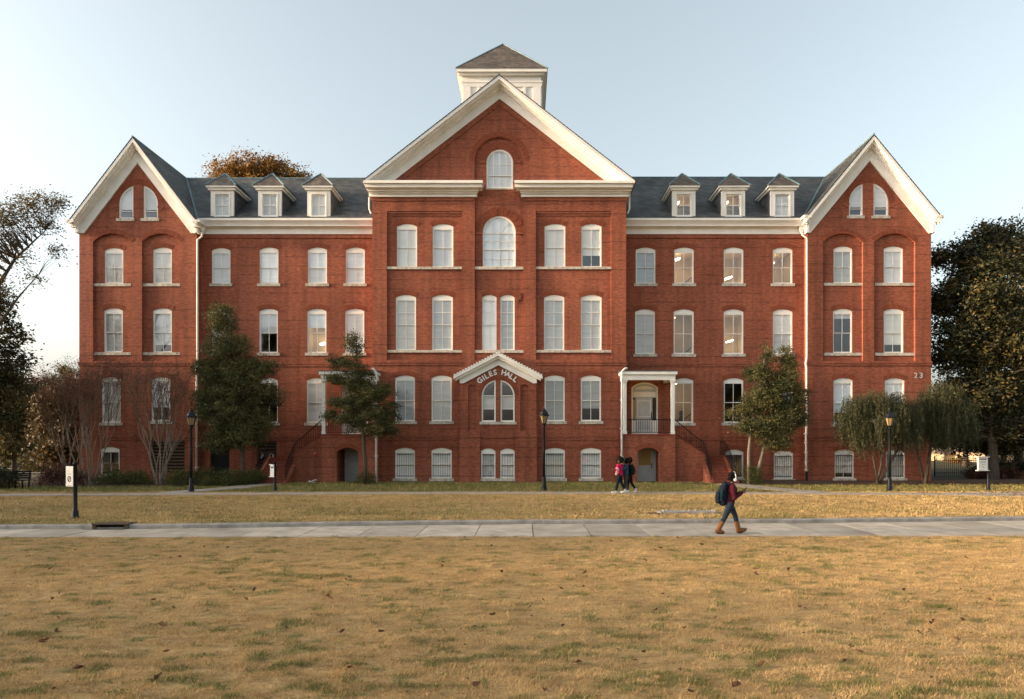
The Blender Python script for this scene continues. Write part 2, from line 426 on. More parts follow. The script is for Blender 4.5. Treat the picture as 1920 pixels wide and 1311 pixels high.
def inset(poly, w):                        # convex, counter-clockwise
    k = len(poly); L = []
    for i in range(k):
        a, b = poly[i], poly[(i + 1) % k]
        dx, dz = b[0] - a[0], b[1] - a[1]; l = math.hypot(dx, dz) or 1e-9
        nx, nz = -dz / l, dx / l
        L.append((nx, nz, nx * a[0] + nz * a[1] + w))
    out = []
    for i in range(k):
        a, b = L[i - 1], L[i]
        det = a[0] * b[1] - a[1] * b[0]
        if abs(det) < 1e-6: out.append((poly[i][0] + b[0] * w, poly[i][1] + b[1] * w))
        else: out.append(((a[2] * b[1] - a[1] * b[2]) / det, (a[0] * b[2] - a[2] * b[0]) / det))
    return out
def inside(poly, x, z):
    c = False
    for i in range(len(poly)):
        (x1, z1), (x2, z2) = poly[i - 1], poly[i]
        if (z1 > z) != (z2 > z) and x < (x2 - x1) * (z - z1) / (z2 - z1) + x1: c = not c
    return c
def sheet(name, outline, holes, Y, depth, mat, parent, edge=0.0):
    """a wall face at depth Y with real openings; the reveals run back by depth, the outer edge by edge"""
    pts, edges = [], []
    for lp in [outline] + holes:
        n = len(pts); k = len(lp)
        pts += [Vector(p) for p in lp]; edges += [(n + i, n + (i + 1) % k) for i in range(k)]
    v, e, f, *_ = delaunay_2d_cdt(pts, edges, [], 0, 1e-5)
    mb = MB(); mb.v = [(p.x, Y, p.y) for p in v]
    for t in f:
        cx = sum(v[i].x for i in t) / len(t); cz = sum(v[i].y for i in t) / len(t)
        if inside(outline, cx, cz) and not any(inside(h, cx, cz) for h in holes): mb.f.append(tuple(t))
    lps = [(h, depth) for h in holes] + ([(outline, edge)] if edge else [])
    for lp, d in lps:
        n = len(mb.v); k = len(lp)
        mb.v += [(x, Y, z) for x, z in lp] + [(x, Y + d, z) for x, z in lp]
        mb.f += [(n + i, n + (i + 1) % k, n + k + (i + 1) % k, n + k + i) for i in range(k)]
    return mb.build(name, mat, parent, fix=False)
# ------------------------------------------------------------------ the brick hall
YW, YC, YG, YF, YP = 40.0, 38.8, 39.5, 38.3, 37.8     # wing wall, centre block, gable ends, frontispiece, porches
HALL = empty('academic_hall', (-1.4, 40.0, 0.2), True)
tag(HALL, 'long red brick academic hall with white trimmed gables and cupola', 'building')
ZB = -0.2

def roof_plane(mb, el, er, rl, rr, course=0.21, lift=0.022):
    """stepped slate courses between an eave edge and a ridge edge"""
    el, er, rl, rr = map(Vector, (el, er, rl, rr))
    n = max(2, int(round(((rl - el).length + (rr - er).length) / 2 / course)))
    nrm = (er - el if (er - el).length > .01 else rr - rl).cross(rl - el).normalized()
    if nrm.z < 0: nrm = -nrm
    for i in range(n):
        a, b = i / n, (i + 1) / n
        p0, p1 = el.lerp(rl, a), er.lerp(rr, a)
        q0, q1 = el.lerp(rl, b), er.lerp(rr, b)
        mb.poly([p0 + nrm * lift, p1 + nrm * lift, q1 + nrm * .002, q0 + nrm * .002])
        mb.poly([p0 - nrm * .01, p1 - nrm * .01, p1 + nrm * lift, p0 + nrm * lift])
    return mb

def voussoirs(poly_x0, poly_x1, z1, rise, Y, parent, h=0.25, n=17, proud=0.012, name='brick_arch'):
    w = poly_x1 - poly_x0; R = (w * w / 4 + rise * rise) / (2 * rise); zc = z1 - R; xc = (poly_x0 + poly_x1) / 2
    a = PI / 2 if rise > w / 2 - 1e-6 else math.asin(min(1, w / 2 / R))
    mb = MB()
    for i in range(n):
        t0, t1 = -a + 2 * a * (i + .06) / n, -a + 2 * a * (i + .94) / n
        pr = proud * random.uniform(.5, 1.4)
        q = [(xc + r * math.sin(t), zc + r * math.cos(t)) for r, t in ((R + .004, t0), (R + .004, t1), (R + h, t1), (R + h, t0))]
        mb.prism(q, Y - pr, Y + .02)
    return mb.build(name, M['brick_arch'], parent)

def window(poly, Y, head=None, rails=(), muntins=(), blind=('blind', 1.0), room=None, sill=None, bars=False, vous=None,
           cas=0.05, lit=None, low=None, set_back=0.035, grid=None):
    """one window in a wall opening: casing, sashes, panes, blind, room behind, sill and brick arch"""
    y0 = Y + set_back
    inn = inset(poly, cas)
    w = MB().ring(poly, inn, y0, y0 + .10).build('window', M['white'], HALL)
    zlo = min(p[1] for p in inn); zhi = max(p[1] for p in inn)
    xlo = min(p[0] for p in inn); xhi = max(p[0] for p in inn)
    body = inn
    if head is not None:
        MB().prism(band(inn, z0=head), y0 + .015, y0 + .085).build('head_panel', M['white'], w)
        body = band(inn, z1=head); zhi = head
    mid = rails[0] if rails else (zlo + zhi) / 2
    for nm, z0, z1, yy in (('upper_sash', mid - .02, zhi, y0 + .02), ('lower_sash', zlo, mid + .022, y0 + .06)):
        reg = band(body, z0=z0, z1=z1)
        if len(reg) < 3: continue
        ins = inset(reg, .032)
        sm = MB().ring(reg, ins, yy, yy + .035)
        xs = [xlo] + [m for m in muntins] + [xhi]
        zs = [z0] + [r for r in rails[1:] if z0 < r < z1] + [z1]
        for m in muntins:
            q = band(reg, x0=m - .014, x1=m + .014)
            if len(q) > 2: sm.prism(q, yy + .004, yy + .031)
        for r in zs[1:-1]:
            q = band(reg, z0=r - .014, z1=r + .014)
            if len(q) > 2: sm.prism(q, yy + .006, yy + .029)
        sm.build(nm, M['white'], w)
        for i in range(len(xs) - 1):
            for j in range(len(zs) - 1):
                q = band(ins, x0=xs[i] + (.012 if i else 0), x1=xs[i + 1] - (.012 if i < len(xs) - 2 else 0), z0=zs[j] + (.012 if j else 0), z1=zs[j + 1] - (.012 if j < len(zs) - 2 else 0))
                if len(q) > 2: MB().prism(q, yy + .014, yy + .019).build('pane', M['glass'], w)
    bm, frac = blind
    yb = y0 + .108
    if frac > 0:
        zb = zhi - (zhi - zlo) * frac
        q = band(body, z0=zb)
        if len(q) > 2: MB().prism(q, yb, yb + .012).build('blind', pick_blind(bm), w)
    if low:                                   # a second shade, of another cloth, behind the lower sash
        q = band(body, z0=zlo + (zhi - zlo) * low[1], z1=zlo + (zhi - zlo) * low[2])
        MB().prism(q, yb + .02, yb + .03).build('blind', M[low[0]], w)
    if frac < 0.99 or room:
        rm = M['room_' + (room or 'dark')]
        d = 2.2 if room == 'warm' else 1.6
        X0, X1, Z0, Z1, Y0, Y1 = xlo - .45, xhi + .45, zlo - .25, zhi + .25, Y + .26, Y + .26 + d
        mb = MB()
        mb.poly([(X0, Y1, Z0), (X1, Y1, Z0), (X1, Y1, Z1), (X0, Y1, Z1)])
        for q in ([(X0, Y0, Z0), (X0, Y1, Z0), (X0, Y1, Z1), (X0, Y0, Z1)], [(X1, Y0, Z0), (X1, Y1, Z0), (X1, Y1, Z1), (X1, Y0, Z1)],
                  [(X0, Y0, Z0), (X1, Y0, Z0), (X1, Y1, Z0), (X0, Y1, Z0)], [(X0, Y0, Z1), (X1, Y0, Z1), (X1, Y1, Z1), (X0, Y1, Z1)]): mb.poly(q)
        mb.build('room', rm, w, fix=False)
        for (fx, fz, fy, ln) in (lit or ()):
            cx, cz, cy = xlo + (xhi - xlo) * fx, zlo + (zhi - zlo) * fz, Y + .26 + d * fy
            MB().prism([(cx - ln / 2, cz - .10), (cx + ln / 2, cz), (cx + ln / 2, cz + .07), (cx - ln / 2, cz - .03)], cy, cy + .35).build('ceiling_light', M['lamp_lit'], w)
    if sill:
        MB().box(sill[0], sill[1], Y - .06, Y + .15, zlo - cas - .16, zlo - cas + .004).build('sill', M['stone'], w)
    if bars:
        bmsh = MB(); yy = Y + .035
        nb = max(5, int(round((xhi - xlo) / .13)))
        for i in range(nb):
            x = xlo + (xhi - xlo) * (i + .5) / nb
            bmsh.box(x - .006, x + .006, yy, yy + .018, zlo - .02, zhi)
        for z in (zlo + .08, (zlo + zhi) / 2, zhi - .06): bmsh.box(xlo - .03, xhi + .03, yy + .020, yy + .032, z - .015, z + .015)
        bmsh.build('security_bars', M['iron'], w)
    if vous: voussoirs(*vous, Y, w)
    return w

def seg_window(px0, px1, pt, pb, Y, blind=('blind', 1.0), sillpx=None, rows=1, nosill=False, **kw):
    """a double-hung window under a segmental brick arch, measured on the photograph at depth Y"""
    x0, x1, z0, z1 = PX(px0, Y), PX(px1, Y), PZ(pb, Y), PZ(pt, Y)
    rise = 0.15
    poly = arch(x0, x1, z0, z1, rise)
    head = z1 - 0.29
    zlo = z0 + .05
    mid = zlo + (head - zlo) * .5
    rails = [mid]
    if rows == 2: rails += [zlo + (head - zlo) * .25, zlo + (head - zlo) * .75]
    s = None if nosill else ((PX(sillpx[0], Y), PX(sillpx[1], Y)) if sillpx else (x0 - .12, x1 + .12))
    window(poly, Y, head, rails, [(x0 + x1) / 2], blind, sill=s, vous=(x0 - .06, x1 + .06, z1 + .01, rise), **kw)
    return poly

def brick_box(name, x0, x1, y0, y1, z0, z1, parent=HALL, mat='brick'):
    return MB().box(x0, x1, y0, y1, z0, z1).build(name, M[mat], parent)

Wt, Gy, Cr = 'blind', 'blind_grey', 'blind_cream'
WARM = dict(room='warm')

# ---- gable ends --------------------------------------------------------------------
def gable_end(xc, half, apex, slope, rec, wins, halfwins, vent=None, side=1):
    """one gabled end bay; rec: the two arched recesses in photo columns"""
    Y = YG; xl, xr = xc - half, xc + half
    zt = apex - .62
    ze = zt - slope * half
    outline = [(xl, ZB), (xr, ZB), (xr, ze), (xc, zt), (xl, ze)]
    holes = []
    for (a, b) in rec:
        x0, x1 = PX(a, Y), PX(b, Y)
        z0, z1 = PZ(677, Y), PZ(438, Y)
        p = arch(x0, x1, z0, z1, .50, 12); holes.append(p)
        sub = [seg_window(w[0], w[1], w[2], w[3], Y + .14, w[4], sillpx=(a + 1, b - 1), **(w[5] if len(w) > 5 else {})) for w in wins[:2] if a < w[0] < b]
        sub += [seg_window(w[0], w[1], w[2], w[3], Y + .14, w[4], sillpx=(a + 1, b - 1), **(w[5] if len(w) > 5 else {})) for w in wins[2:4] if a < w[0] < b]
        sheet('recess_panel', inset(p, -.01), sub, Y + .14, .24, M['brick'], HALL)
        voussoirs(x0, x1, z1 + .004, .50, Y, HALL, .26, 30, .014)
    for w in wins[4:]:
        holes.append(seg_window(w[0], w[1], w[2], w[3], Y, w[4], **(w[5] if len(w) > 5 else {})))
    # pair of half-arched attic windows
    (a0, a1), (b0, b1), pt, pb = halfwins
    X0, X1 = PX(a0, Y), PX(b1, Y); z0, z1 = PZ(pb, Y), PZ(pt, Y) + .10
    full = arch(X0, X1, z0, z1, min(z1 - z0 - .55, (X1 - X0) / 2), 16)
    for (p0, p1) in ((a0, a1), (b0, b1)):
        q = band(full, x0=PX(p0, Y), x1=PX(p1, Y))
        holes.append(q)
        window(q, Y, None, [z0 + .42], [], (Cr, .72), sill=(PX(p0, Y) - .14, PX(p1, Y) + .08), cas=.06)
    voussoirs(X0 - .04, X1 + .04, z1 + .04, min(z1 - z0 - .5, (X1 - X0) / 2 + .03), Y, HALL, .30, 34, .02)
    for s, xx in ((-1, X0), (1, X1)):
        brick_box('corbel', xx + (.0 if s > 0 else -.34), xx + (.34 if s > 0 else 0), Y - .06, Y + .01, z0 + .62, z0 + .72)
        brick_box('corbel', xx + (.04 if s > 0 else -.26), xx + (.26 if s > 0 else -.04), Y - .045, Y + .01, z0 + .50, z0 + .617)
    if vent:
        v = rect(PX(vent[0], Y), PX(vent[1], Y), PZ(vent[3], Y), PZ(vent[2], Y)); holes.append(v)
        louvre(v, Y)
    sheet('wall', outline, holes, Y, .26, M['brick'], HALL)
    # returns of the bay to the wing and to the back
    for xx in (xl, xr):
        MB().poly([(xx, Y, ZB), (xx, 53, ZB), (xx, 53, ze), (xx, Y, ze)]).build('wall', M['brick'], HALL, fix=False)
    MB().poly([(xl, 53, ZB), (xr, 53, ZB), (xr, 53, ze), (xc, 53, zt), (xl, 53, ze)]).build('wall', M['brick'], HALL, fix=False)
    for z0, z1, pr in ((6.90, 7.03, .05), (7.03, 7.12, .075), (2.60, 2.78, .05), (2.78, 2.86, .075)):
        brick_box('belt_course', xl - .03, xr + .03, Y - pr, Y + .01, z0, z1)
    # white rake: frieze board on the wall, bed mould and crown standing out
    def chevron(name, top, thick, y0, y1, hw, cut, mat='white'):
        mb = MB()
        for s in (-1, 1):
            q = [(xc, apex - top), (xc, apex - top - thick), (xc + s * hw, apex - top - thick - slope * hw), (xc + s * hw, apex - top - slope * hw)]
            if s < 0: q = q[::-1]
            q = band(q if s > 0 else q, z0=cut)
            mb.prism(q, y0, y1)
        mb.build(name, M[mat], HALL)
    zcut = PZ(437, Y - .1)
    chevron('rake_frieze', .35, .95, Y - .09, Y + .01, half + .03, zcut)
    chevron('rake_bed_mould', .30, .26, Y - .28, Y - .092, half + .10, zcut + .25)
    chevron('rake_crown', .06, .24, Y - .56, Y - .02, half + .28, zcut + .42)
    chevron('rake_crown', .10, .34, Y - .44, Y - .282, half + .2, zcut + .34)
    zr = apex - slope * (half + .30)
    for s in (-1, 1):        # eaves returns at the feet of the rake
        xa = xc + s * (half + .42); xb = xc + s * (half - .02)
        MB().box(min(xa, xb), max(xa, xb), Y - .57, Y + .3, zr - .02, zr + .13).build('eaves_return', M['white'], HALL)
        xa = xc + s * (half + .25)
        MB().box(min(xa, xb), max(xa, xb), Y - .40, Y + .3, zr - .24, zr - .022).build('eaves_return', M['white'], HALL)
        xa = xc + s * (half + .12)
        MB().box(min(xa, xb), max(xa, xb), Y - .2, Y + .3, zcut, zr - .242).build('eaves_return', M['white'], HALL)
    # slate slopes
    yv = 39.45 + (apex - 15.36) / .798
    yf = Y - .58
    hw = half + .30
    r = MB()
    xv = xc + side * (apex - 15.36) / slope
    roof_plane(r, (xc + side * hw, yf, zr), (xv, 39.45, 15.36), (xc, yf, apex), (xc, yv + .1, apex))
    r.build('roof', M['slate'], HALL)
    r = MB()
    roof_plane(r, (xc - side * hw, yf, zr), (xc - side * hw, 53.4, zr), (xc, yf, apex), (xc, 53.4, apex))
    r.build('roof', M['slate'], HALL)
    r = MB(); roof_plane(r, (xv + side * .1, 47.5, 15.4), (xv + side * .1, 53.4, 15.4), (xc, 45, apex), (xc, 53.4, apex)); r.build('roof', M['slate'], HALL)
    MB().tube([(xc, yf, apex + .02), (xc, 53.4, apex + .02)], .05).build('ridge_cap', M['copper'], HALL)
    MB().tube([(xv, 39.45, 15.40), (xc, yv, apex + .02)], .06).build('valley_flashing', M['copper'], HALL)
    return xv, yv

def louvre(v, Y):
    """a wooden louvred vent: frame and one object for each slat"""
    x0, x1, z0, z1 = v[0][0], v[1][0], v[0][1], v[2][1]
    fr = MB().ring(v, inset(v, .07), Y + .05, Y + .16).build('louvre_vent', M['wood'], HALL)
    MB().box(x0, x1, Y + .24, Y + .25, z0, z1).build('backing', M['drain'], fr)
    n = max(3, int((z1 - z0 - .14) / .185))
    for i in range(n):
        z = z0 + .09 + (z1 - z0 - .18) * (i + .5) / n
        MB().prismx([(Y + .07, z - .05), (Y + .09, z - .05), (Y + .19, z + .05), (Y + .17, z + .05)], x0 + .071, x1 - .071).build('slat', M['wood'], fr)

dk = dict()
XVL, YVL = gable_end(-22.38, 3.40, 19.90, 1.31, [(174, 247.5), (266, 339.5)],
    [(196, 231, 465, 532, (Cr, 1.0)), (287, 322, 464, 532, (Cr, 1.0)),
     (195, 230, 578, 661, (Gy, 1.0)), (287, 322, 578, 661, (Wt, .82)),
     (191, 226, 707, 793, (Cr, 1.0)), (284, 319, 707, 790, (Wt, .66)),
     (189, 224, 838, 891, (Cr, .0), dict(bars=True))],
    ((223, 250), (269, 296), 350, 410), vent=(283, 347, 827, 888), side=1)
XVR, YVR = gable_end(19.93, 3.58, 20.03, 1.215, [(1543, 1618), (1639, 1716)],
    [(1563, 1598, 462, 531, (Gy, 1.0)), (1657, 1693, 462, 531, (Cr, 1.0)),
     (1562, 1598, 579, 662, (Gy, .12)), (1657, 1694, 579, 662, (Wt, .80)),
     (1563, 1599, 709, 795, (Wt, .74)), (1659, 1696, 709, 795, (Wt, 1.0)),
     (1565, 1601, 843, 897, (Wt, .80), dict(bars=True)), (1661, 1697, 843, 897, (Wt, 1.0), dict(bars=True))],
    ((1592, 1618), (1638, 1666), 346, 405), side=-1)

# ---- wings ---------------------------------------------------------------------------
def wing(x0, x1, wins, extra):
    holes = [seg_window(w[0], w[1], w[2], w[3], YW, w[4], **(w[5] if len(w) > 5 else {})) for w in wins] + extra
    sheet('wall', rect(x0, x1, ZB, 15.0), holes, YW, .26, M['brick'], HALL)
    for z0, z1, pr in ((6.90, 7.03, .045), (7.03, 7.12, .07), (2.60, 2.78, .045), (2.78, 2.86, .07), (14.42, 14.64, .05)):
        brick_box('belt_course', x0, x1, YW - pr, YW + .01, z0, z1)
    MB().box(x0, x1, YW - .10, YW + .02, 14.64, 15.0).build('frieze', M['white'], HALL)
    MB().prismx([(YW, 15.42), (YW - .58, 15.42), (YW - .58, 15.29), (YW - .52, 15.25), (YW - .44, 15.15), (YW - .40, 15.07), (YW - .40, 15.02), (YW - .17, 15.02), (YW - .13, 14.96), (YW, 14.96)], x0, x1).build('cornice', M['white'], HALL)

# left wing: louvre and dark doorway in the basement, porch door above
lv = rect(PX(482, YW), PX(519, YW), PZ(896, YW), PZ(829, YW))
dd = rect(PX(394, YW), PX(430, YW), .05, PZ(836, YW))
pd_l = arch(PX(640, YW), PX(690, YW), 2.95, PZ(717, YW), .30)
wing(-19.0, -8.6, [
    (397, 432, 465, 532, (Gy, 1.0)), (486.5, 522, 464, 532, (Wt, .97)), (577, 613, 464, 532, (Wt, .5), dict(low=(Cr, 0, .5))), (648, 684, 464, 532, (Wt, .5), dict(low=(Cr, 0, .5))),
    (397, 432, 579, 662, (Cr, 1.0)), (486, 521, 579, 662, (Wt, .50), dict(room='dark')), (576, 612, 579, 662, (Wt, .36), dict(room='warm', lit=[(.3, .35, .7, .3)])), (647, 683, 579, 662, (Wt, .5), dict(low=(Cr, 0, .5))),
    (397, 432, 709, 793, (Gy, 1.0)), (486, 521, 709, 793, (Cr, .05), dict(room='dark')), (575, 611, 709, 793, (Cr, 1.0)),
    ], [lv, dd, pd_l])
louvre(lv, YW)
MB().box(dd[0][0], dd[1][0], YW + .2, YW + .25, .05, dd[2][1]).build('basement_door', M['iron'], HALL)
pd_r = arch(PX(1184, YW), PX(1234, YW), 2.95, PZ(717, YW), .30)
wing(5.7, 16.40, [
    (1192, 1229, 464, 532, (Gy, 1.0)), (1264, 1301, 464, 532, (Cr, 0), dict(room='warm', lit=[(.30, .92, .25, .36), (.08, .64, .6, .3)])), (1357, 1394, 464, 532, (Cr, 0), dict(room='warm', lit=[(.7, .40, .6, .34)])), (1449, 1486, 464, 532, (Gy, 0), dict(room='warm', lit=[(.35, .84, .5, .36)])),
    (1191, 1228, 580, 664, (Gy, 1.0)), (1263, 1301, 580, 664, (Cr, 0), dict(room='warm', lit=[(.08, .97, .3, .3)])), (1357, 1394, 580, 664, (Cr, 0), dict(room='warm', lit=[(.75, .42, .55, .36)])), (1449, 1486, 580, 664, (Cr, .5), dict(low=(Gy, 0, .5))),
    (1264, 1300, 709, 793, (Cr, 0), dict(room='warm', lit=[(.2, 1.02, .2, .3)])), (1357, 1394, 709, 793, (Cr, 0), dict(room='dark')), (1450, 1488, 709, 793, (Cr, 1.0)),
    (1360, 1394, 843, 897, (Cr, .0), dict(bars=True, room='warm')), (1451, 1487, 845, 898, (Wt, 1.0), dict(bars=True)),
    ], [pd_r])

# banister rails seen through the stair windows
def banister(px0, pz0, px1, pz1):
    Y = YW + 1.1
    a, b = Vector((PX(px0, Y), Y, PZ(pz0, Y))), Vector((PX(px1, Y), Y, PZ(pz1, Y)))
    mb = MB().tube([a, b], .03)
    for i in range(7):
        p = a.lerp(b, (i + .5) / 7); mb.tube([p, p - Vector((0, 0, .7))], .012, 4)
    mb.build('stair_banister', M['wood'], HALL)
for args in ((1282, 532, 1300, 518), (1282, 664, 1302, 646), (1283, 786, 1303, 770)): banister(*args)

# closing walls so that no daylight leaks into the rooms
for x0, x1 in ((-25.7, -8.0), (5.0, 23.4)): MB().poly([(x0, 52, ZB), (x1, 52, ZB), (x1, 52, 15.4), (x0, 52, 15.4)]).build('wall', M['brick'], HALL, fix=False)

# ---- wing roofs ------------------------------------------------------------------------
for xv, xc, xin, yv in ((XVL, -22.38, -7.0, YVL), (XVR, 19.93, 4.2, YVR)):
    r = MB(); roof_plane(r, (xv, 39.44, 15.36), (xin, 39.44, 15.36), (xc, yv, 15.36 + .798 * (yv - 39.44)), (xin, yv, 15.36 + .798 * (yv - 39.44)))
    zr = 15.36 + .798 * (yv - 39.44)
    r.build('roof', M['slate'], HALL)
    r = MB(); roof_plane(r, (xc, 51.5, 15.36), (xin, 51.5, 15.36), (xc, yv, zr), (xin, yv, zr)); r.build('roof', M['slate'], HALL)
    MB().tube([(xc, yv, zr + .01), (xin, yv, zr + .01)], .055).build('ridge_cap', M['copper'], HALL)

def dormer(px0, px1, blind, lit=None):
    """hipped slate dormer with a white framed four-pane window"""
    Y = 39.76
    x0, x1 = PX(px0, Y), PX(px1, Y); xc = (x0 + x1) / 2
    z0, z1 = PZ(409.5, Y), PZ(354, Y)
    hw = (x1 - x0) / 2
    ix0, ix1, iz0, iz1 = x0 + .27, x1 - .27, z0 + .16, z1 - .33
    d = MB().ring(rect(x0, x1, z0, z1), rect(ix0, ix1, iz0, iz1), Y, Y + .14).build('dormer', M['white'], HALL)
    MB().ring(rect(ix0 - .08, ix1 + .08, iz0 - .08, iz1 + .08), rect(ix0 - .012, ix1 + .012, iz0 - .012, iz1 + .012), Y - .03, Y - .001).build('casing', M['white'], d)
    MB().box(x0 - .08, x1 + .08, Y - .10, Y + .1, z0 - .07, z0 + .03).build('sill', M['white'], d)
    s = MB(); zm, xm = (iz0 + iz1) / 2, xc
    s.ring(rect(ix0 - .002, ix1 + .002, iz0 - .002, iz1 + .002), rect(ix0 + .04, ix1 - .04, iz0 + .05, iz1 - .04), Y + .05, Y + .09)
    s.box(ix0 + .04, ix1 - .04, Y + .045, Y + .095, zm - .022, zm + .022); s.box(xm - .014, xm + .014, Y + .052, Y + .088, iz0 + .05, iz1 - .04)
    s.build('sash', M['white'], d)
    for a0, a1 in ((ix0 + .04, xm - .014), (xm + .014, ix1 - .04)):
        for b0, b1 in ((iz0 + .05, zm - .022), (zm + .022, iz1 - .04)): MB().box(a0, a1, Y + .066, Y + .072, b0, b1).build('pane', M['glass'], d)
    if blind: MB().box(ix0, ix1, Y + .15, Y + .16, iz0, iz1).build('blind', M[blind], d)
    if lit:
        mb = MB(); X0, X1, Z0, Z1, Y0, Y1 = x0 + .02, x1 - .02, z0 + .02, z1 - .05, Y + .15, Y + 1.3
        mb.poly([(X0, Y1, Z0), (X1, Y1, Z0), (X1, Y1, Z1), (X0, Y1, Z1)])
        for q in ([(X0, Y0, Z0), (X0, Y1, Z0), (X0, Y1, Z1), (X0, Y0, Z1)], [(X1, Y0, Z0), (X1, Y1, Z0), (X1, Y1, Z1), (X1, Y0, Z1)],
                  [(X0, Y0, Z0), (X1, Y0, Z0), (X1, Y1, Z0), (X0, Y1, Z0)], [(X0, Y0, Z1), (X1, Y0, Z1), (X1, Y1, Z1), (X0, Y1, Z1)]): mb.poly(q)
        mb.build('room', M['room_warm'], d, fix=False)
        MB().prism([(ix0 + .08, iz1 - .42), (ix0 + .26, iz1 - .30), (ix0 + .26, iz1 - .2), (ix0 + .08, iz1 - .32)], Y + .5, Y + .8).build('ceiling_light', M['lamp_lit'], d)
    # slate cheeks
    def yroof(z): return 39.44 + (z - 15.36) / .798
    for xx in (x0 + .003, x1 - .003):
        MB().prismx([(Y + .141, z0 - .1), (yroof(z1) + .2, z1), (Y + .141, z1)], xx - .003, xx + .003).build('cheek', M['slate'], d)
    # eaves cornice: crown and bed mould along the front and both sides
    for ex, zz0, zz1 in ((.20, z1 + .02, z1 + .13), (.11, z1 - .10, z1 + .018)):
        yb = yroof((zz0 + zz1) / 2)
        MB().box(x0 - ex, x1 + ex, Y - ex, Y + .10, zz0, zz1).build('eaves_cornice', M['white'], d)
        for a, b in ((x0 - ex, x0 + .05), (x1 - .05, x1 + ex)):
            MB().prismx([(Y + .10, zz0), (yroof(zz0) + .05, zz0), (yroof(zz1) + .05, zz1), (Y + .10, zz1)], a, b).build('eaves_cornice', M['white'], d)
    e = .24; ze = z1 + .135; ya = Y + .50; za = ze + .93
    A, B = (x0 - e, Y - e, ze), (x1 + e, Y - e, ze)
    apx = (xc, ya, za); bk = (xc, yroof(za) + .1, za)
    r = MB(); roof_plane(r, A, B, apx, apx, .15, .012)
    for s, P in ((-1, A), (1, B)):
        roof_plane(r, P, (P[0], yroof(ze) + .1, ze), apx, bk, .15, .012)
    r.poly([A, B, (x1 + e, yroof(ze) + .1, ze), (x0 - e, yroof(ze) + .1, ze)])
    r.build('dormer_roof', M['slate2'], d)
    for P in (A, B): MB().tube([P, apx], .055, 6).build('hip_cap', M['copper'], d)
    MB().tube([apx, bk], .05, 6).build('ridge_cap', M['copper'], d)
for p0, p1, b, l in ((395, 438, Gy, 0), (484, 527.5, Gy, 0), (576, 619, Cr, 0), (1260.5, 1304, None, 1), (1353, 1397, None, 1), (1445, 1489, Cr, 0)): dormer(p0, p1, b, l)

# ---- centre block -------------------------------------------------------------------------
XA = -1.43
def cw(a, b, t, bt, blind, Y=YC, **kw): return seg_window(a, b, t, bt, Y, blind, **kw)
ZR0, ZR1 = PZ(675, YC), PZ(396, YC)
YR = YC + .13
pan = []
for (a, b), ws3, ws2 in (((725.5, 866), ((744, 782, (Wt, 1.)), (811, 850, (Wt, 1.))), ((742, 780, (Cr, 1.)), (810, 849, (Cr, 1.)))),
                          ((1005, 1146), ((1021, 1060, (Wt, 1.)), (1090, 1128, (Wt, .70))), ((1020, 1058, (Cr, 1.)), (1089, 1128, (Gy, 1.))))):
    p = rect(PX(a, YC), PX(b, YC), ZR0, ZR1); pan.append(p)
    hs = [cw(w[0], w[1], 420, 501, w[2], YR, nosill=True) for w in ws3] + [cw(w[0], w[1], 553, 657, w[2], YR, rows=2, nosill=True) for w in ws2]
    sheet('recess_panel', inset(p, -.01), hs, YR, .24, M['brick'], HALL)
    for py in (501, 657):
        MB().box(p[0][0] + .002, p[1][0] - .002, YR - .10, YR + .14, PZ(py + 4.5, YR), PZ(py, YR) + .004).build('sill', M['stone'], HALL)
    for k in range(3): brick_box('corbel_course', p[0][0], p[1][0], YC + .03 + .032 * k, YC + .16, ZR1 - .02 - .08 * (k + 1), ZR1 - .02 - .08 * k - .006)
# middle niche, running up through the gable to a round arch
nx0, nx1 = PX(890, YC), PX(981.5, YC)
niche = arch(nx0, nx1, ZR0, PZ(257, YC), (nx1 - nx0) / 2, 20)
hs = []
a0, a1 = PX(905, YR), PX(967, YR); q = arch(a0, a1, PZ(501, YR), PZ(405, YR), (a1 - a0) / 2 * .98, 16); hs.append(q)
zsp = PZ(437, YR); xm = (a0 + a1) / 2
wv = window(q, YR, None, [PZ(468, YR), zsp, PZ(452, YR), PZ(485, YR)], [xm, xm - .46, xm + .46], (Wt, 1.0), cas=.06)
fan = MB()
for t in (-38, 38): fan.prism([(xm - .012, zsp), (xm + .012, zsp), (xm + math.sin(math.radians(t)) * .9 + .012, zsp + math.cos(math.radians(t)) * .9), (xm + math.sin(math.radians(t)) * .9 - .012, zsp + math.cos(math.radians(t)) * .9)], YR + .10, YR + .118)
fan.box(a0 + .06, a1 - .06, YR + .095, YR + .13, zsp - .04, zsp + .04); fan.box(xm - .04, xm + .04, YR + .092, YR + .125, PZ(499, YR), zsp - .041)
fan.build('fan_bars', M['white'], wv)
voussoirs(a0 - .05, a1 + .05, q[10][1] + .05, (a1 - a0) / 2 + .03, YR, HALL, .42, 30, .025)
for s, xx in ((-1, a0), (1, a1)): brick_box('corbel', xx + (.0 if s > 0 else -.5), xx + (.5 if s > 0 else 0), YR - .07, YR + .01, PZ(436, YR) - .12, PZ(436, YR))
for (p0, p1, b) in ((904, 931, (Wt, 1.)), (938, 965, (Gy, 1.))): hs.append(cw(p0, p1, 553, 657, b, YR, rows=2, nosill=True))
for s, xx in ((-1, a0), (1, a1)):
    brick_box('corbel', xx + (.04 if s > 0 else -.30), xx + (.30 if s > 0 else -.04), YR - .06, YR + .01, PZ(563, YR), PZ(550, YR))
    brick_box('corbel', xx + (.04 if s > 0 else -.18), xx + (.18 if s > 0 else -.04), YR - .05, YR + .01, PZ(568, YR), PZ(563, YR) - .003)
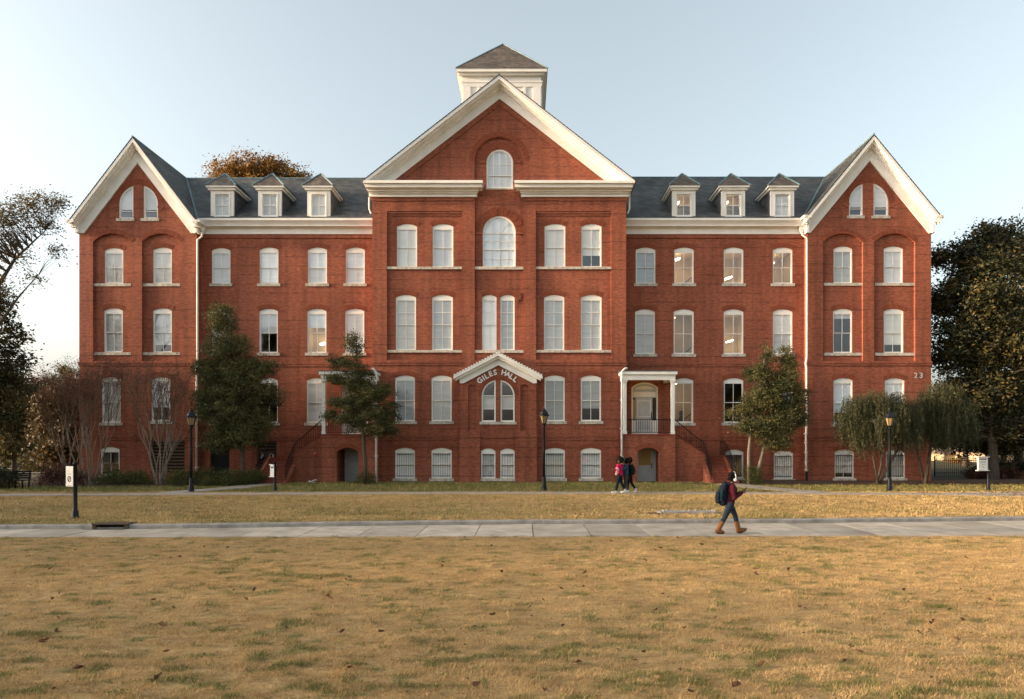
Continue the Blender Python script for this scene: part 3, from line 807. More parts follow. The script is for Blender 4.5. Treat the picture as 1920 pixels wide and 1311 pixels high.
b0, b1 = PX(912, YR), PX(962, YR); q = arch(b0, b1, PZ(353, YR), PZ(280, YR), (b1 - b0) / 2 * .98, 16); hs.append(q)
xm = (b0 + b1) / 2
window(q, YR, None, [PZ(329, YR), PZ(307, YR)], [xm - .36, xm, xm + .36], (Wt, 1.0), cas=.07)
voussoirs(b0 - .03, b1 + .03, PZ(280, YR) + .05, (b1 - b0) / 2 + .02, YR, HALL, .36, 26, .025)
for s, xx in ((-1, b0), (1, b1)): brick_box('corbel', xx + (.03 if s > 0 else -.42), xx + (.42 if s > 0 else -.03), YR - .07, YR + .01, PZ(306, YR), PZ(302, YR))
sheet('recess_panel', inset(niche, -.01), hs, YR, .24, M['brick'], HALL)
for py in (501, 657): MB().box(nx0 + .002, nx1 - .002, YR - .10, YR + .14, PZ(py + 5, YR), PZ(py, YR) + .004).build('sill', M['stone'], HALL)
MB().box(b0 - .02, b1 + .02, YR - .05, YR + .14, PZ(356, YR), PZ(353, YR) + .004).build('sill', M['stone'], HALL)
voussoirs(nx0, nx1, PZ(257, YC) + .004, (nx1 - nx0) / 2, YC, HALL, .30, 34, .02)
XL, XR = PX(698, YC), PX(1174, YC)
zap = 22.55; sl = .765
hs = pan + [niche, rect(PX(863, YF) + .2, PX(1005.5, YF) - .2, ZB + .1, 5.75)]
for (a, b, r1, r0) in ((741, 778, (Gy, 1.), (Wt, 1.)), (809, 847, (Gy, 1.), (Wt, 1.)), (1021, 1059, (Gy, 1.), (Wt, 1.)), (1089, 1127, (Gy, .70), (Wt, 1.))):
    hs.append(cw(a, b, 704, 790, r1)); hs.append(cw(a, b, 840, 897, r0, bars=True))
sheet('wall', [(XL, ZB), (XR, ZB), (XR, zap - sl * (XR - XA)), (XA, zap), (XL, zap - sl * (XA - XL))], hs, YC, .26, M['brick'], HALL)
for xx in (XL, XR): MB().poly([(xx, YC, ZB), (xx, 55, ZB), (xx, 55, 17.3), (xx, YC, 17.3)]).build('wall', M['brick'], HALL, fix=False)
MB().poly([(XL, 55, ZB), (XR, 55, ZB), (XR, 55, 17.2), (XA, 55, 22.5), (XL, 55, 17.2)]).build('wall', M['brick'], HALL, fix=False)
fx0, fx1 = PX(863, YF), PX(1005.5, YF)
for z0, z1, pr in ((6.84, 6.97, .05), (6.97, 7.06, .075), (2.60, 2.78, .05), (2.78, 2.86, .075)):
    for xa, xb in ((XL - .05, fx0 + .03), (fx1 - .03, XR + .05)): brick_box('belt_course', xa, xb, YC - pr, YC + .01, z0, z1)
for xa, xb in ((XL - .04, nx0), (nx1, XR + .04)): brick_box('belt_course', xa, xb, YC - .05, YC + .01, PZ(377, YC), PZ(370, YC))
# pediment: raking cornice and broken horizontal cornice
ap, rs, hwid = 22.96, .775, 7.60
def rake(name, top, thick, y0, y1, hw, cut, mat='white', slope=rs):
    mb = MB()
    for s in (-1, 1):
        q = [(XA, ap - top), (XA, ap - top - thick), (XA + s * hw, ap - top - thick - slope * hw), (XA + s * hw, ap - top - slope * hw)]
        if s < 0: q = q[::-1]
        mb.prism(band(q, z0=cut), y0, y1)
    mb.build(name, M[mat], HALL)
zc1 = PZ(338, YC - .75); zc0 = PZ(350, YC - .75)
rake('rake_frieze', .28, .72, YC - .09, YC + .01, 7.4, zc1)
rake('rake_bed_mould', .26, .22, YC - .30, YC - .092, 7.45, zc1)
rake('rake_crown', .03, .20, YC - .74, YC - .02, hwid, zc1 - .05)
rake('rake_crown', .05, .30, YC - .58, YC - .302, hwid - .1, zc1 - .05)
rake('brick_border', 1.0, .34, YC - .045, YC + .01, 6.6, zc1 + .1, 'brick')
for s in (-1, 1):
    edge = PX(680.5 if s < 0 else 1190.5, YC - .75); inn_c = PX(905 if s < 0 else 964.5, YC - .75); inn_f = PX(893 if s < 0 else 978.5, YC - .1); edge_f = PX(697 if s < 0 else 1176, YC - .1)
    for (e, i, yy, za, zb_) in ((edge, inn_c, .76, zc1 - .15, zc1 + .0), (edge - s * .10, inn_c - s * (-.0) + s * .06, .62, zc0 + .02, zc1 - .152),
                                (edge_f + s * .18, inn_f - s * .12, .34, zc0 - .10, zc0 + .018), (edge_f + s * .06, inn_f - s * .06, .22, zc0 - .18, zc0 - .102)):
        MB().box(min(e, i), max(e, i), YC - yy, YC + .02, za, zb_).build('cornice', M['white'], HALL)
    MB().box(min(edge_f, inn_f), max(edge_f, inn_f), YC - .10, YC + .012, PZ(368, YC - .1), zc0 - .182).build('frieze', M['white'], HALL)
    MB().box(min(edge_f + s * .05, inn_f - s * .05), max(edge_f + s * .05, inn_f - s * .05), YC - .16, YC + .015, PZ(369.5, YC - .1), PZ(366.5, YC - .1)).build('frieze', M['white'], HALL)
    # cornice running back along the sides of the block
    xs = XL if s < 0 else XR
    MB().box(min(xs, edge), max(xs, edge), YC + .021, 54, zc1 - .15, zc1).build('cornice', M['white'], HALL)
    MB().box(min(xs, edge_f + s * .2), max(xs, edge_f + s * .2), YC + .021, 54, PZ(368, YC), zc1 - .152).build('cornice', M['white'], HALL)
    MB().tube([(xs + s * .22, YC + .2, PZ(368, YC)), (xs + s * .22, YC + .2, 15.8), (xs + s * .12, YC + .25, 15.55)], .05, 8).build('downspout', M['white'], HALL)
    r = MB(); roof_plane(r, (XA + s * (hwid + .06), YC - .78, ap - rs * (hwid + .06)), (XA + s * (hwid + .06), 56, ap - rs * (hwid + .06)), (XA, YC - .78, ap), (XA, 56, ap)); r.build('roof', M['slate'], HALL)
    # side dormer whose shoulder shows above the rake
    xd = XA + s * 6.62
    MB().prism([(xd - s * 1.2, 17.6), (xd + s * .55, 17.6), (xd + s * .25, 19.75), (xd - s * 2.2, 19.75)], 43.5, 45.5).build('side_dormer', M['slate'], HALL)
MB().tube([(XA, YC - .78, ap + .02), (XA, 56, ap + .02)], .05).build('ridge_cap', M['copper'], HALL)

# ---- frontispiece with the name of the hall ---------------------------------------------------
fa = PZ(668, YF); fxa = (fx0 + fx1) / 2; fs = .52
out = [(fx0, ZB), (fx1, ZB), (fx1, fa - fs * (fx1 - fxa)), (fxa, fa), (fx0, fa - fs * (fxa - fx0))]
hs = []
A0, A1 = PX(903, YF), PX(965, YF); z0, z1 = PZ(791, YF), PZ(712, YF)
full = arch(A0, A1, z0, z1, (A1 - A0) / 2 * .98, 18)
for (c0, c1, lw) in ((903, 929.5, 'warm'), (938.5, 965, 'dark')):
    q = band(full, x0=PX(c0, YF), x1=PX(c1, YF)); hs.append(q)
    window(q, YF, None, [PZ(742, YF), PZ(767, YF)], [], (Cr, 0), low=(Gy, .30, .63), room=lw if lw == 'dark' else 'dark', cas=.05)
voussoirs(A0 - .02, A1 + .02, z1 + .02, (A1 - A0) / 2 + .01, YF, HALL, .16, 40, .03)
MB().box(A0 - .11, A1 + .11, YF - .07, YF + .12, z0 - .15, z0 + .004).build('sill', M['stone'], HALL)
for c0, c1 in ((877.5, 892.5), (975.5, 990.5)):
    n = arch(PX(c0, YF), PX(c1, YF), PZ(808, YF), PZ(721, YF), .07); hs.append(n)
    sheet('recess_panel', inset(n, -.01), [], YF + .12, .1, M['brick'], HALL)
for c0, c1 in ((902, 929), (938, 965)): hs.append(seg_window(c0, c1, 841, 897, YF, (Wt, 1.0), bars=True))
sheet('wall', out, hs, YF, .14, M['brick'], HALL, edge=.52)
for c0, c1 in ((862, 900.5), (966.5, 1006.5)):
    x0, x1 = PX(c0, YF), PX(c1, YF)
    brick_box('plinth', x0, x1, YF - .14, YF + .01, ZB, PZ(820, YF))
    brick_box('plinth', x0 - .03, x1 + .03, YF - .17, YF + .01, PZ(820, YF) + .002, PZ(814, YF))
    brick_box('plinth', x0 + .02, x1 - .02, YF - .08, YF + .01, PZ(814, YF) + .002, PZ(809, YF))
brick_box('belt_course', PX(900.5, YF) + .04, PX(966.5, YF) - .04, YF - .05, YF + .01, PZ(822, YF), PZ(815, YF))
def frake(name, top, thick, y0, y1, hw, cut, mat='white'):
    mb = MB(); a = PZ(661, YF - .3)
    for s in (-1, 1):
        q = [(fxa, a - top), (fxa, a - top - thick), (fxa + s * hw, a - top - thick - fs * hw), (fxa + s * hw, a - top - fs * hw)]
        if s < 0: q = q[::-1]
        mb.prism(band(q, z0=cut), y0, y1)
    return mb.build(name, M[mat], HALL)
fhw = (PX(1018, YF - .4) - PX(851, YF - .4)) / 2
fr = frake('pediment_crown', .02, .17, YF - .42, YF + .5, fhw, 0)
frake('pediment_crown', .19, .14, YF - .30, YF + .5, fhw - .10, 0)
frake('pediment_frieze', .32, .36, YF - .10, YF + .01, (fx1 - fx0) / 2 + .03, PZ(719, YF))
a = PZ(661, YF - .3)
for s in (-1, 1):            # small clay tiles along the edge of the pediment roof
    for i in range(16):
        x = fxa + s * fhw * (i + .5) / 16; z = a - .02 - fs * abs(x - fxa)
        MB().box(x - .055, x + .055, YF - .44, YF + .5, z - .01, z + .055).build('roof_tile', M['white'], HALL)

def glyph(ch, size, depth, bold=.036):
    cu = bpy.data.curves.new('glyph', 'FONT'); cu.body = ch; cu.size = size; cu.extrude = depth; cu.align_x = 'CENTER'; cu.align_y = 'CENTER'
    cu.offset = size * bold
    t = bpy.data.objects.new('glyph', cu); C.objects.link(t)
    dg = bpy.context.evaluated_depsgraph_get()
    me = bpy.data.meshes.new_from_object(t.evaluated_get(dg))
    bpy.data.objects.remove(t); bpy.data.curves.remove(cu)
    xs = [v.co.x for v in me.vertices]; ys = [v.co.y for v in me.vertices]
    cx, cy = (min(xs) + max(xs)) / 2, (min(ys) + max(ys)) / 2
    for v in me.vertices: v.co.x -= cx; v.co.y -= cy
    return me
def letter(ch, px, py, Y, size, rot=0, mat='letter', parent=HALL):
    me = glyph(ch, size, .012, .03 if mat == 'letter' else .008)
    R = Matrix.Translation((PX(px, Y), Y, PZ(py, Y))) @ Matrix.Rotation(math.radians(90), 4, 'X') @ Matrix.Rotation(math.radians(rot), 4, 'Z')
    me.transform(R)
    return link('letter', me, M[mat], parent)
for ch, px, py, rot in (('G', 899.5, 713.5, 40), ('I', 906.3, 708.8, 32), ('L', 912.2, 705.2, 27), ('E', 920, 701.0, 20), ('S', 928.3, 698.3, 8),
                        ('H', 944.8, 698.6, -12), ('A', 952.6, 702.0, -24), ('L', 959.8, 706.2, -31), ('L', 966.6, 711.6, -38)):
    letter(ch, px, py, YF - .016, .41, rot)
letter('2', 1717.5, 704, YG - .016, .44, 0, 'letter_grey'); letter('3', 1727.5, 704, YG - .016, .44, 0, 'letter_grey')
for ch, px, py in (('F', 492, 855), ('U', 500.5, 855), ('O', 508.5, 855)):
    MB().box(PX(px - 3.6, YW), PX(px + 3.6, YW), YW + .03, YW + .045, PZ(py + 6, YW), PZ(py - 6, YW)).build('letter_card', M['iron' if ch != 'U' else 'wood'], HALL)
    letter(ch, px, py, YW + .016, .40, 0, 'letter' if ch != 'U' else 'room_dark')

# ---- cupola ----------------------------------------------------------------------------------------
cy, cb, ce = 45.0, 2.45, 2.80
zt = PZ(128, cy - ce); zf = zt - .30
cup = MB().box(XA - cb, XA + cb, cy - cb, cy + cb, 19.5, zf).build('cupola', M['white'], HALL)
for e, za, zb_ in ((ce, zt - .20, zt), (ce - .14, zt - .32, zt - .202), (cb + .08, zt - .74, zt - .62), (cb + .05, zt - .96, zt - .742)):
    MB().box(XA - e, XA + e, cy - e, cy + e, za, zb_).build('cornice', M['white'], cup)
zp0, zp1 = 21.4, zt - 1.0
for k in range(4):
    ang = k * PI / 2; ca, sa = math.cos(ang), math.sin(ang)
    def put(mb):
        mb.v = [(XA + ca * x - sa * y, cy + sa * x + ca * y, z) for x, y, z in mb.v]; return mb
    for x0, x1 in ((-cb + .02, -cb + .5), (-cb + .95, -cb + 1.10), (cb - 1.10, cb - .95), (cb - .5, cb - .02)):
        put(MB().box(x0, x1, -cb - .06, -cb + .01, zp0, zp1)).build('pilaster', M['white'], cup)
    put(MB().box(-cb + .02, cb - .02, -cb - .05, -cb + .01, zp1 + .002, zp1 + .05)).build('pilaster', M['white'], cup)
    put(MB().box(-cb + 1.12, cb - 1.12, -cb - .008, -cb + .01, zp0, zp1 - .25)).build('louvre_backing', M['drain'], cup)
    for i in range(14):
        z = zp0 + .08 + i * .185
        if z > zp1 - .35: break
        put(MB().prismx([(-cb - .07, z), (-cb - .05, z), (-cb - .012, z + .10), (-cb - .032, z + .10)], -cb + 1.12, cb - 1.12)).build('louvre_slat', M['white'], cup)
za = PZ(83, cy)
r = MB(); q = [(XA - ce - .04, cy - ce - .04, zt), (XA + ce + .04, cy - ce - .04, zt), (XA + ce + .04, cy + ce + .04, zt), (XA - ce - .04, cy + ce + .04, zt)]
for i in range(4): roof_plane(r, q[i], q[(i + 1) % 4], (XA, cy, za), (XA, cy, za), .2, .015)
r.build('cupola_roof', M['slate2'], cup)
for p in q: MB().tube([p, (XA, cy, za + .01)], .045, 6).build('hip_cap', M['copper'], cup)

# ---- porches, stairs ---------------------------------------------------------------------------------
def porch(s, x0, x1, ox0, ox1, dx0, dx1, udoor, xs_in, xs_out):
    """brick base with an arched passage, white posts and flat roof, stair turning outwards; s: +1 to the right"""
    P = empty('porch', (0, 0, 0)); P.parent = HALL; P.matrix_parent_inverse = Matrix.Translation(-Vector(HALL['worldkids']))
    zd = 2.92
    op = arch(ox0, ox1, ZB, 2.16, .26)
    sheet('base_wall', rect(x0, x1, ZB, zd - .06), [op], YP, .45, M['brick'], P)
    voussoirs(ox0, ox1, 2.164, .26, YP, P, .24, 17, .012)
    for xx in (x0, x1): MB().poly([(xx, YP, ZB), (xx, YW, ZB), (xx, YW, zd - .06), (xx, YP, zd - .06)]).build('base_wall', M['brick'], P, fix=False)
    for xx in (ox0 - .05, ox1 + .05): MB().box(xx - .03, xx + .03, YP + .451, YW, ZB, 2.3).build('passage_wall', M['brick'], P)
    MB().box(ox0 - .05, ox1 + .05, YP + .451, YW, 2.31, 2.4).build('passage_ceiling', M['brick'], P)
    MB().box(x0 - .02, x1 + .02, YP - .04, YW, zd - .058, zd).build('deck', M['step'], P)
    # passage door
    yd = 39.0 if s > 0 else 39.5
    d = MB().ring(rect(dx0, dx1, .18, 2.22), rect(dx0 + .14, dx1 - .14, 1.15, 2.02), yd, yd + .05).build('door', M['door_grey'], P)
    MB().box(dx0 + .14, dx1 - .14, yd + .015, yd + .025, 1.15, 2.02).build('pane', M['amber_lit_pane' if s > 0 else 'blind_grey'], d)
    for z0, z1 in ((.32, .62), (.72, 1.04)): MB().ring(rect(dx0 + .12, dx1 - .12, z0, z1), rect(dx0 + .15, dx1 - .15, z0 + .03, z1 - .03), yd - .012, yd).build('moulding', M['door_grey'], d)
    MB().box(dx1 - .11, dx1 - .07, yd - .05, yd, 1.0, 1.28).build('handle', M['iron'], d)
    MB().box(ox0 - .02, ox1 + .02, yd + .06, yd + .1, ZB, 2.31).build('door_surround', M['door_grey'], P)
    # posts, entablature, roof
    for xx in (x0 + .12, x1 - .12):
        c = MB().box(xx - .09, xx + .09, YP + .05, YP + .23, zd, 5.72).build('post', M['white'], P)
        MB().box(xx - .115, xx + .115, YP + .025, YP + .255, zd + .001, zd + .16).build('post_base', M['white'], c)
        MB().lathe([(.13, 0), (.145, .05), (.20, .16), (.20, .20)], 4, (xx, YP + .14, 5.72), rot=PI / 4).build('post_capital', M['white'], c)
    MB().box(x0 - .02, x1 + .02, YP + .02, YP + .26, 5.921, 6.22).build('entablature', M['white'], P)
    for xx in (x0 - .02, x1 - .22): MB().box(xx, xx + .24, YP + .261, YW, 5.921, 6.22).build('entablature', M['white'], P)
    MB().box(x0 - .10, x1 + .10, YP - .10, YW, 6.221, 6.38).build('porch_cornice', M['white'], P)
    MB().prismx([(YP - .12, 6.381), (YW, 6.381), (YW, 6.62), (YP - .12, 6.43)], x0 - .12, x1 + .12).build('porch_roof', M['slate'], P)
    MB().box(x0 + .2, x1 - .2, YP + .261, YW, 6.16, 6.20).build('porch_ceiling', M['door_grey'], P)
    if s > 0: MB().lathe([(.05, -.12), (.16, -.08), (.18, 0)], 12, (PX(1212, 38.6), 38.6, 6.15)).build('ceiling_light', M['bulb_lit'], P)
    # upper doorway
    u0, u1 = udoor; uz = 2.95
    zt_ = PZ(717, YW)
    poly = arch(u0, u1, uz, zt_, .30)
    D = MB().ring(poly, inset(poly, .09), YW + .06, YW + .2).build('upper_doorway', M['white'], P)
    zl = PZ(746, YW)
    MB().prism(band(inset(poly, .09), z0=zl), YW + .10, YW + .16).build('transom_panel', M['door_grey'], D)
    MB().prism(inset(band(inset(poly, .09), z0=zl + .40), .10), YW + .075, YW + .099).build('transom_panel', M['white'], D)
    MB().box(u0 + .14, u1 - .14, YW + .07, YW + .099, zl + .06, zl + .34).build('transom_panel', M['white'], D)
    w3 = u1 - u0
    MB().box(u0 + .26, u1 - .32, YW + .10, YW + .16, uz, zl - .002).build('door_leaf', M['door_grey'], D)
    for z0, z1 in ((uz + .16, uz + .85), (uz + 1.0, zl - .16)):
        MB().ring(rect(u0 + .36, u1 - .42, z0, z1), rect(u0 + .40, u1 - .46, z0 + .04, z1 - .04), YW + .082, YW + .099).build('door_panel', M['white'], D)
    MB().box(u1 - .40, u1 - .36, YW + .06, YW + .099, uz + .9, uz + 1.3).build('handle', M['iron'], D)
    MB().box(u0 + .09, u0 + .26, YW + .12, YW + .14, uz + .8, zl - .1).build('side_light', M['amber_lit_pane'], D)
    MB().box(u1 - .30, u1 - .09, YW + .12, YW + .14, uz + .8, zl - .1).build('side_light', M['room_dark'], D)
    MB().box(u0 + .09, u0 + .26, YW + .11, YW + .15, uz, uz + .8).build('side_panel', M['white'], D)
    MB().box(u1 - .32, u1 - .09, YW + .11, YW + .15, uz, uz + .8).build('side_panel', M['white'], D)
    MB().box(u0 + .09, u1 - .09, YW + .162, YW + .2, uz, zl).build('backing', M['room_dark'], D)
    # railing between the posts
    rl = MB().box(x0 + .2, x1 - .2, YP + .11, YP + .15, zd + .80, zd + .84).build('railing', M['iron'], P)
    MB().box(x0 + .2, x1 - .2, YP + .115, YP + .145, zd + .08, zd + .11).build('bottom_rail', M['iron'], rl)
    n = 20
    for i in range(n):
        x = x0 + .25 + (x1 - x0 - .5) * i / (n - 1)
        MB().box(x - .009, x + .009, YP + .121, YP + .139, zd + .1, zd + .81).build('baluster', M['iron'], rl)
    # stair: upper flight along the wall outwards, landing, lower flight towards the lawn
    zl_ = 1.60
    xa = x1 if s > 0 else x0
    S = empty('stair', (0, 0, 0)); S.parent = HALL; S.matrix_parent_inverse = Matrix.Translation(-Vector(HALL['worldkids']))
    nu = 8; run = (xs_in - xa) / nu; yu = 38.35
    for i in range(nu):
        a, b = xa + run * i, xa + run * (i + 1)
        zt2 = zd - (zd - zl_) * (i + 1) / (nu + 1)
        MB().box(min(a, b), max(a, b), yu + .02, YW, ZB, zt2).build('step', M['step'], S)
    pts = [(xa, ZB), (xs_in, ZB), (xs_in, zl_ + .08), (xa, zd + .02)]
    if s < 0: pts = pts[::-1]
    MB().prism(pts, yu - .2, yu + .02).build('string_wall', M['brick'], S)
    q = [(xa, zd + .021), (xs_in, zl_ + .081), (xs_in, zl_ + .14), (xa, zd + .08)]
    MB().prism(q if s < 0 else q[::-1], yu - .23, yu + .05).build('string_coping', M['step'], S)
    lo, hi = min(xs_in, xs_out), max(xs_in, xs_out)
    MB().box(lo, hi, 38.95, YW, ZB, zl_).build('landing', M['step'], S)
    nl = 8; yb = 36.85; tread = (38.95 - yb) / nl
    for i in range(nl):
        zt2 = zl_ - (zl_ - .18) * (i + 1) / (nl + 1)
        y1 = 38.95 - tread * i
        st = MB().box(lo, hi, y1 - tread, y1, ZB, zt2 - .05).build('step', M['brick'], S)
        MB().box(lo, hi, y1 - tread - .025, y1, zt2 - .049, zt2).build('tread', M['step'], st)
    # cheek walls of the lower flight
    for xx in (xs_in - s * .13, xs_out + s * .13):
        MB().prismx([(yb - .1, ZB), (38.95, ZB), (38.95, zl_ + .1), (yb + .1, .42), (yb - .1, .36)], xx - .125, xx + .125).build('cheek_wall', M['brick'], S)
    # curved iron railings
    def rail(path, k=9):
        path = [Vector(p) for p in path]
        R = MB().tube(path, .026, 6).build('handrail', M['iron'], S)
        seg = [(path[i + 1] - path[i]).length for i in range(len(path) - 1)]; tot = sum(seg); m = max(4, int(tot / .17))
        for j in range(m + 1):
            t = tot * j / m
            for i, l in enumerate(seg):
                if t <= l or i == len(seg) - 1: break
                t -= l
            p = path[i].lerp(path[i + 1], min(1, t / seg[i]))
            MB().box(p.x - .009, p.x + .009, p.y - .009, p.y + .009, p.z - .80, p.z).build('baluster', M['iron'], R)
        MB().tube([p - Vector((0, 0, .72)) for p in path], .012, 5).build('bottom_rail', M['iron'], R)
    xi = xs_in - s * .10
    rail([(xa + s * .05, yu - .1, zd + .84), (xs_in - s * .55, yu - .1, zl_ + 1.12), (xs_in - s * .2, yu - .02, zl_ + .88), (xi, 38.2, zl_ + .64), (xi, 37.6, zl_ + .20), (xi, yb + .05, .18 + .95)])
    xo = xs_out + s * .10
    rail([(xo, 39.8, zl_ + .92), (xo, 38.95, zl_ + .92), (xo, 37.9, zl_ + .35), (xo, yb + .05, .18 + .95)])
    return P, S
porch(1, 5.43, 8.33, PX(1195, YP), PX(1237, YP), 6.36, 7.34, (PX(1184, YW), PX(1234, YW)), 10.20, 11.30)
porch(-1, -11.28, -8.30, PX(631, YP), PX(672, YP), PX(645, 39), PX(673, 39), (PX(640, YW), PX(690, YW)), -13.05, -14.45)
MB().ball((PX(591, 38.1), 38.12, PZ(851, 38.1)), .10, .06, .11).build('alarm_bell', M['bell'], HALL, True)

# ---- downspouts ------------------------------------------------------------------------------------------
def spout(pts, Y, r=.055):
    d = MB().tube([(PX(px, Y), Y - .02, PZ(py, Y)) for px, py in pts], r, 8).build('downspout', M['white'], HALL, True)
    (pa, ya), (pb, yb) = pts[-2], pts[-1]
    for f in (.02, .25, .5, .75, .96):
        px, py = pa + (pb - pa) * f, ya + (yb - ya) * f
        MB().box(PX(px, Y) - .10, PX(px, Y) + .10, Y - .03, Y + .05, PZ(py, Y) - .025, PZ(py, Y) + .025).build('pipe_clip', M['white'], d)
    return d
for hx, ga in (((379, 421), 1), ((1504, 421), -1)):
    MB().lathe([(.06, 0), (.08, .1), (.17, .3), (.20, .40)], 4, (PX(hx[0], 39.6), 39.7, PZ(438, 39.6)), rot=PI / 4).build('rain_hopper', M['white'], HALL)
spout([(379, 437), (379, 444), (370.5, 450), (370.5, 680), (369, 690), (369, 884)], 39.42)
spout([(1504, 437), (1504, 441), (1512.5, 447), (1512.5, 670), (1510.5, 682), (1512, 692), (1512, 800), (1511, 812), (1512, 884)], 39.42)
MB().tube([(PX(1512, 39.42), 39.4, PZ(884, 39.42)), (PX(1512, 39.42), 39.4, ZB)], .07, 8).build('drain_boot', M['iron'], HALL, True)
MB().tube([(PX(369, 39.42), 39.4, PZ(884, 39.42)), (PX(369, 39.42), 39.4, ZB)], .07, 8).build('drain_boot', M['iron'], HALL, True)
spout([(1176, 690), (1171, 692), (1166, 697), (1165.5, 910)], 37.72, .06)
spout([(697, 690), (700, 692), (705, 697), (705.5, 908)], 37.72, .06)
# ------------------------------------------------------------------ ground, paths, lawns
def vnoise(x, y, seed=0):
    xi, yi = np.floor(x).astype(np.int64), np.floor(y).astype(np.int64)
    fx, fy = x - xi, y - yi
    fx, fy = fx * fx * (3 - 2 * fx), fy * fy * (3 - 2 * fy)
    def h(a, b):
        n = (a * 374761393 + b * 668265263 + seed * 974711) & 0x7fffffff
        n = ((n ^ (n >> 13)) * 1274126177) & 0x7fffffff
        return ((n ^ (n >> 16)) & 0xffff) / 65535.0
    return (h(xi, yi) * (1 - fx) + h(xi + 1, yi) * fx) * (1 - fy) + (h(xi, yi + 1) * (1 - fx) + h(xi + 1, yi + 1) * fx) * fy
def fbm(x, y, seed=0, o=4):
    s = 0; a = .5; t = 0
    for k in range(o):
        s = s + a * vnoise(x * 2 ** k, y * 2 ** k, seed + k); t += a; a *= .55
    return s / t
def sstep(a, b, x):
    t = np.clip((x - a) / (b - a), 0, 1); return t * t * (3 - 2 * t)

FAR = [(-60, 18.6), (-16, 19.1), (-10, 19.35), (-5, 19.95), (0, 20.4), (8, 20.65), (15, 21.3), (60, 23.5)]   # foot of the curb
NEAR = [(-60, 17.5), (-14, 17.62), (0, 17.75), (14, 17.95), (60, 18.4)]
def poly_y(tab, x): return np.interp(x, [p[0] for p in tab], [p[1] for p in tab])
def gz(x, y):
    """height of the ground behind the curb"""
    z = .13 + .03 * sstep(22, 31, y) + .07 * sstep(33, 37.5, y)
    drop = .036 * np.clip(y - 46, 0, 90) * sstep(-22, -34, x)
    return z - drop
def greenness(x, y):
    g = fbm(x * 3.6 + y * .5, y * 6.4, 3, 3)
    big = fbm(x * .22, y * .30, 9, 3)
    f = sstep(.57, .72, g + .22 * (big - .5))
    mid = .20 + .45 * sstep(.42, .66, fbm(x * .5, y * .9, 21, 4))
    f = np.where(y > 19.3, np.maximum(f * .7, mid * (.45 + .55 * sstep(26, 20, y))), f)
    back = .80 + .30 * fbm(x * .8, y * 1.4, 31, 3)
    f = np.where(y > 31.8, np.maximum(f, back), f)
    f = np.maximum(f, .95 * sstep(1.0, .3, ((x - 6.75) / .75) ** 2 + ((y - 15.75) / .24) ** 2 + .8 * (fbm(x * 5, y * 5, 71, 2) - .5)))
    return np.clip(f, 0, 1)

def mat_turf(name, blades=False):
    m, nt, p = nodes_of(name)
    N, L = nt.nodes.new, nt.links.new
    a = N('ShaderNodeAttribute'); a.attribute_name = 'green'
    g = N('ShaderNodeNewGeometry')
    tan = N('ShaderNodeValToRGB')
    d_ = 1.12 if blades else .92
    tan.color_ramp.elements[0].color = (0.22 * d_, 0.134 * d_, 0.058 * d_, 1); tan.color_ramp.elements[1].color = (0.64 * d_, 0.435 * d_, 0.20 * d_, 1)
    e = tan.color_ramp.elements.new(.5); e.color = (0.46 * d_, 0.298 * d_, 0.128 * d_, 1)
    grn = N('ShaderNodeValToRGB')
    grn.color_ramp.elements[0].color = (0.055, 0.078, 0.016, 1); grn.color_ramp.elements[1].color = (0.150, 0.185, 0.042, 1)
    mx = N('ShaderNodeMix'); mx.data_type = 'RGBA'
    if blades:
        s = N('ShaderNodeAttribute'); s.attribute_name = 'shade'
        L(s.outputs['Fac'], tan.inputs['Fac']); L(s.outputs['Fac'], grn.inputs['Fac'])
        L(a.outputs['Fac'], mx.inputs['Factor'])
        setv(p, Roughness=0.7)
    else:
        mp = N('ShaderNodeMapping'); mp.inputs['Scale'].default_value = (1.0, 2.2, 1); L(g.outputs['Position'], mp.inputs['Vector'])
        n = N('ShaderNodeTexNoise'); n.inputs['Scale'].default_value = 3.0; n.inputs['Detail'].default_value = 9; n.inputs['Roughness'].default_value = .72; L(mp.outputs[0], n.inputs['Vector'])
        mr = N('ShaderNodeMapRange'); mr.inputs['From Min'].default_value = .28; mr.inputs['From Max'].default_value = .72; L(n.outputs['Fac'], mr.inputs['Value'])
        L(mr.outputs[0], tan.inputs['Fac']); L(mr.outputs[0], grn.inputs['Fac'])
        L(a.outputs['Fac'], mx.inputs['Factor'])
        b = N('ShaderNodeBump'); b.inputs['Strength'].default_value = .9; b.inputs['Distance'].default_value = .04
        n2 = N('ShaderNodeTexNoise'); n2.inputs['Scale'].default_value = 30; n2.inputs['Detail'].default_value = 6; L(mp.outputs[0], n2.inputs['Vector'])
        L(n2.outputs['Fac'], b.inputs['Height']); L(b.outputs[0], p.inputs['Normal']); setv(p, Roughness=.95)
    p.inputs['Specular IOR Level'].default_value = 0.15
    L(tan.outputs[0], mx.inputs['A']); L(grn.outputs[0], mx.inputs['B']); L(mx.outputs['Result'], p.inputs['Base Color'])
    return m
M['turf'] = mat_turf('dormant_turf'); M['blade'] = mat_turf('grass_blade', True)
M['far_ground'] = mat_noise('far_grass', (0.045, 0.042, 0.018), (0.09, 0.075, 0.034), .35, .95, 0, 8)

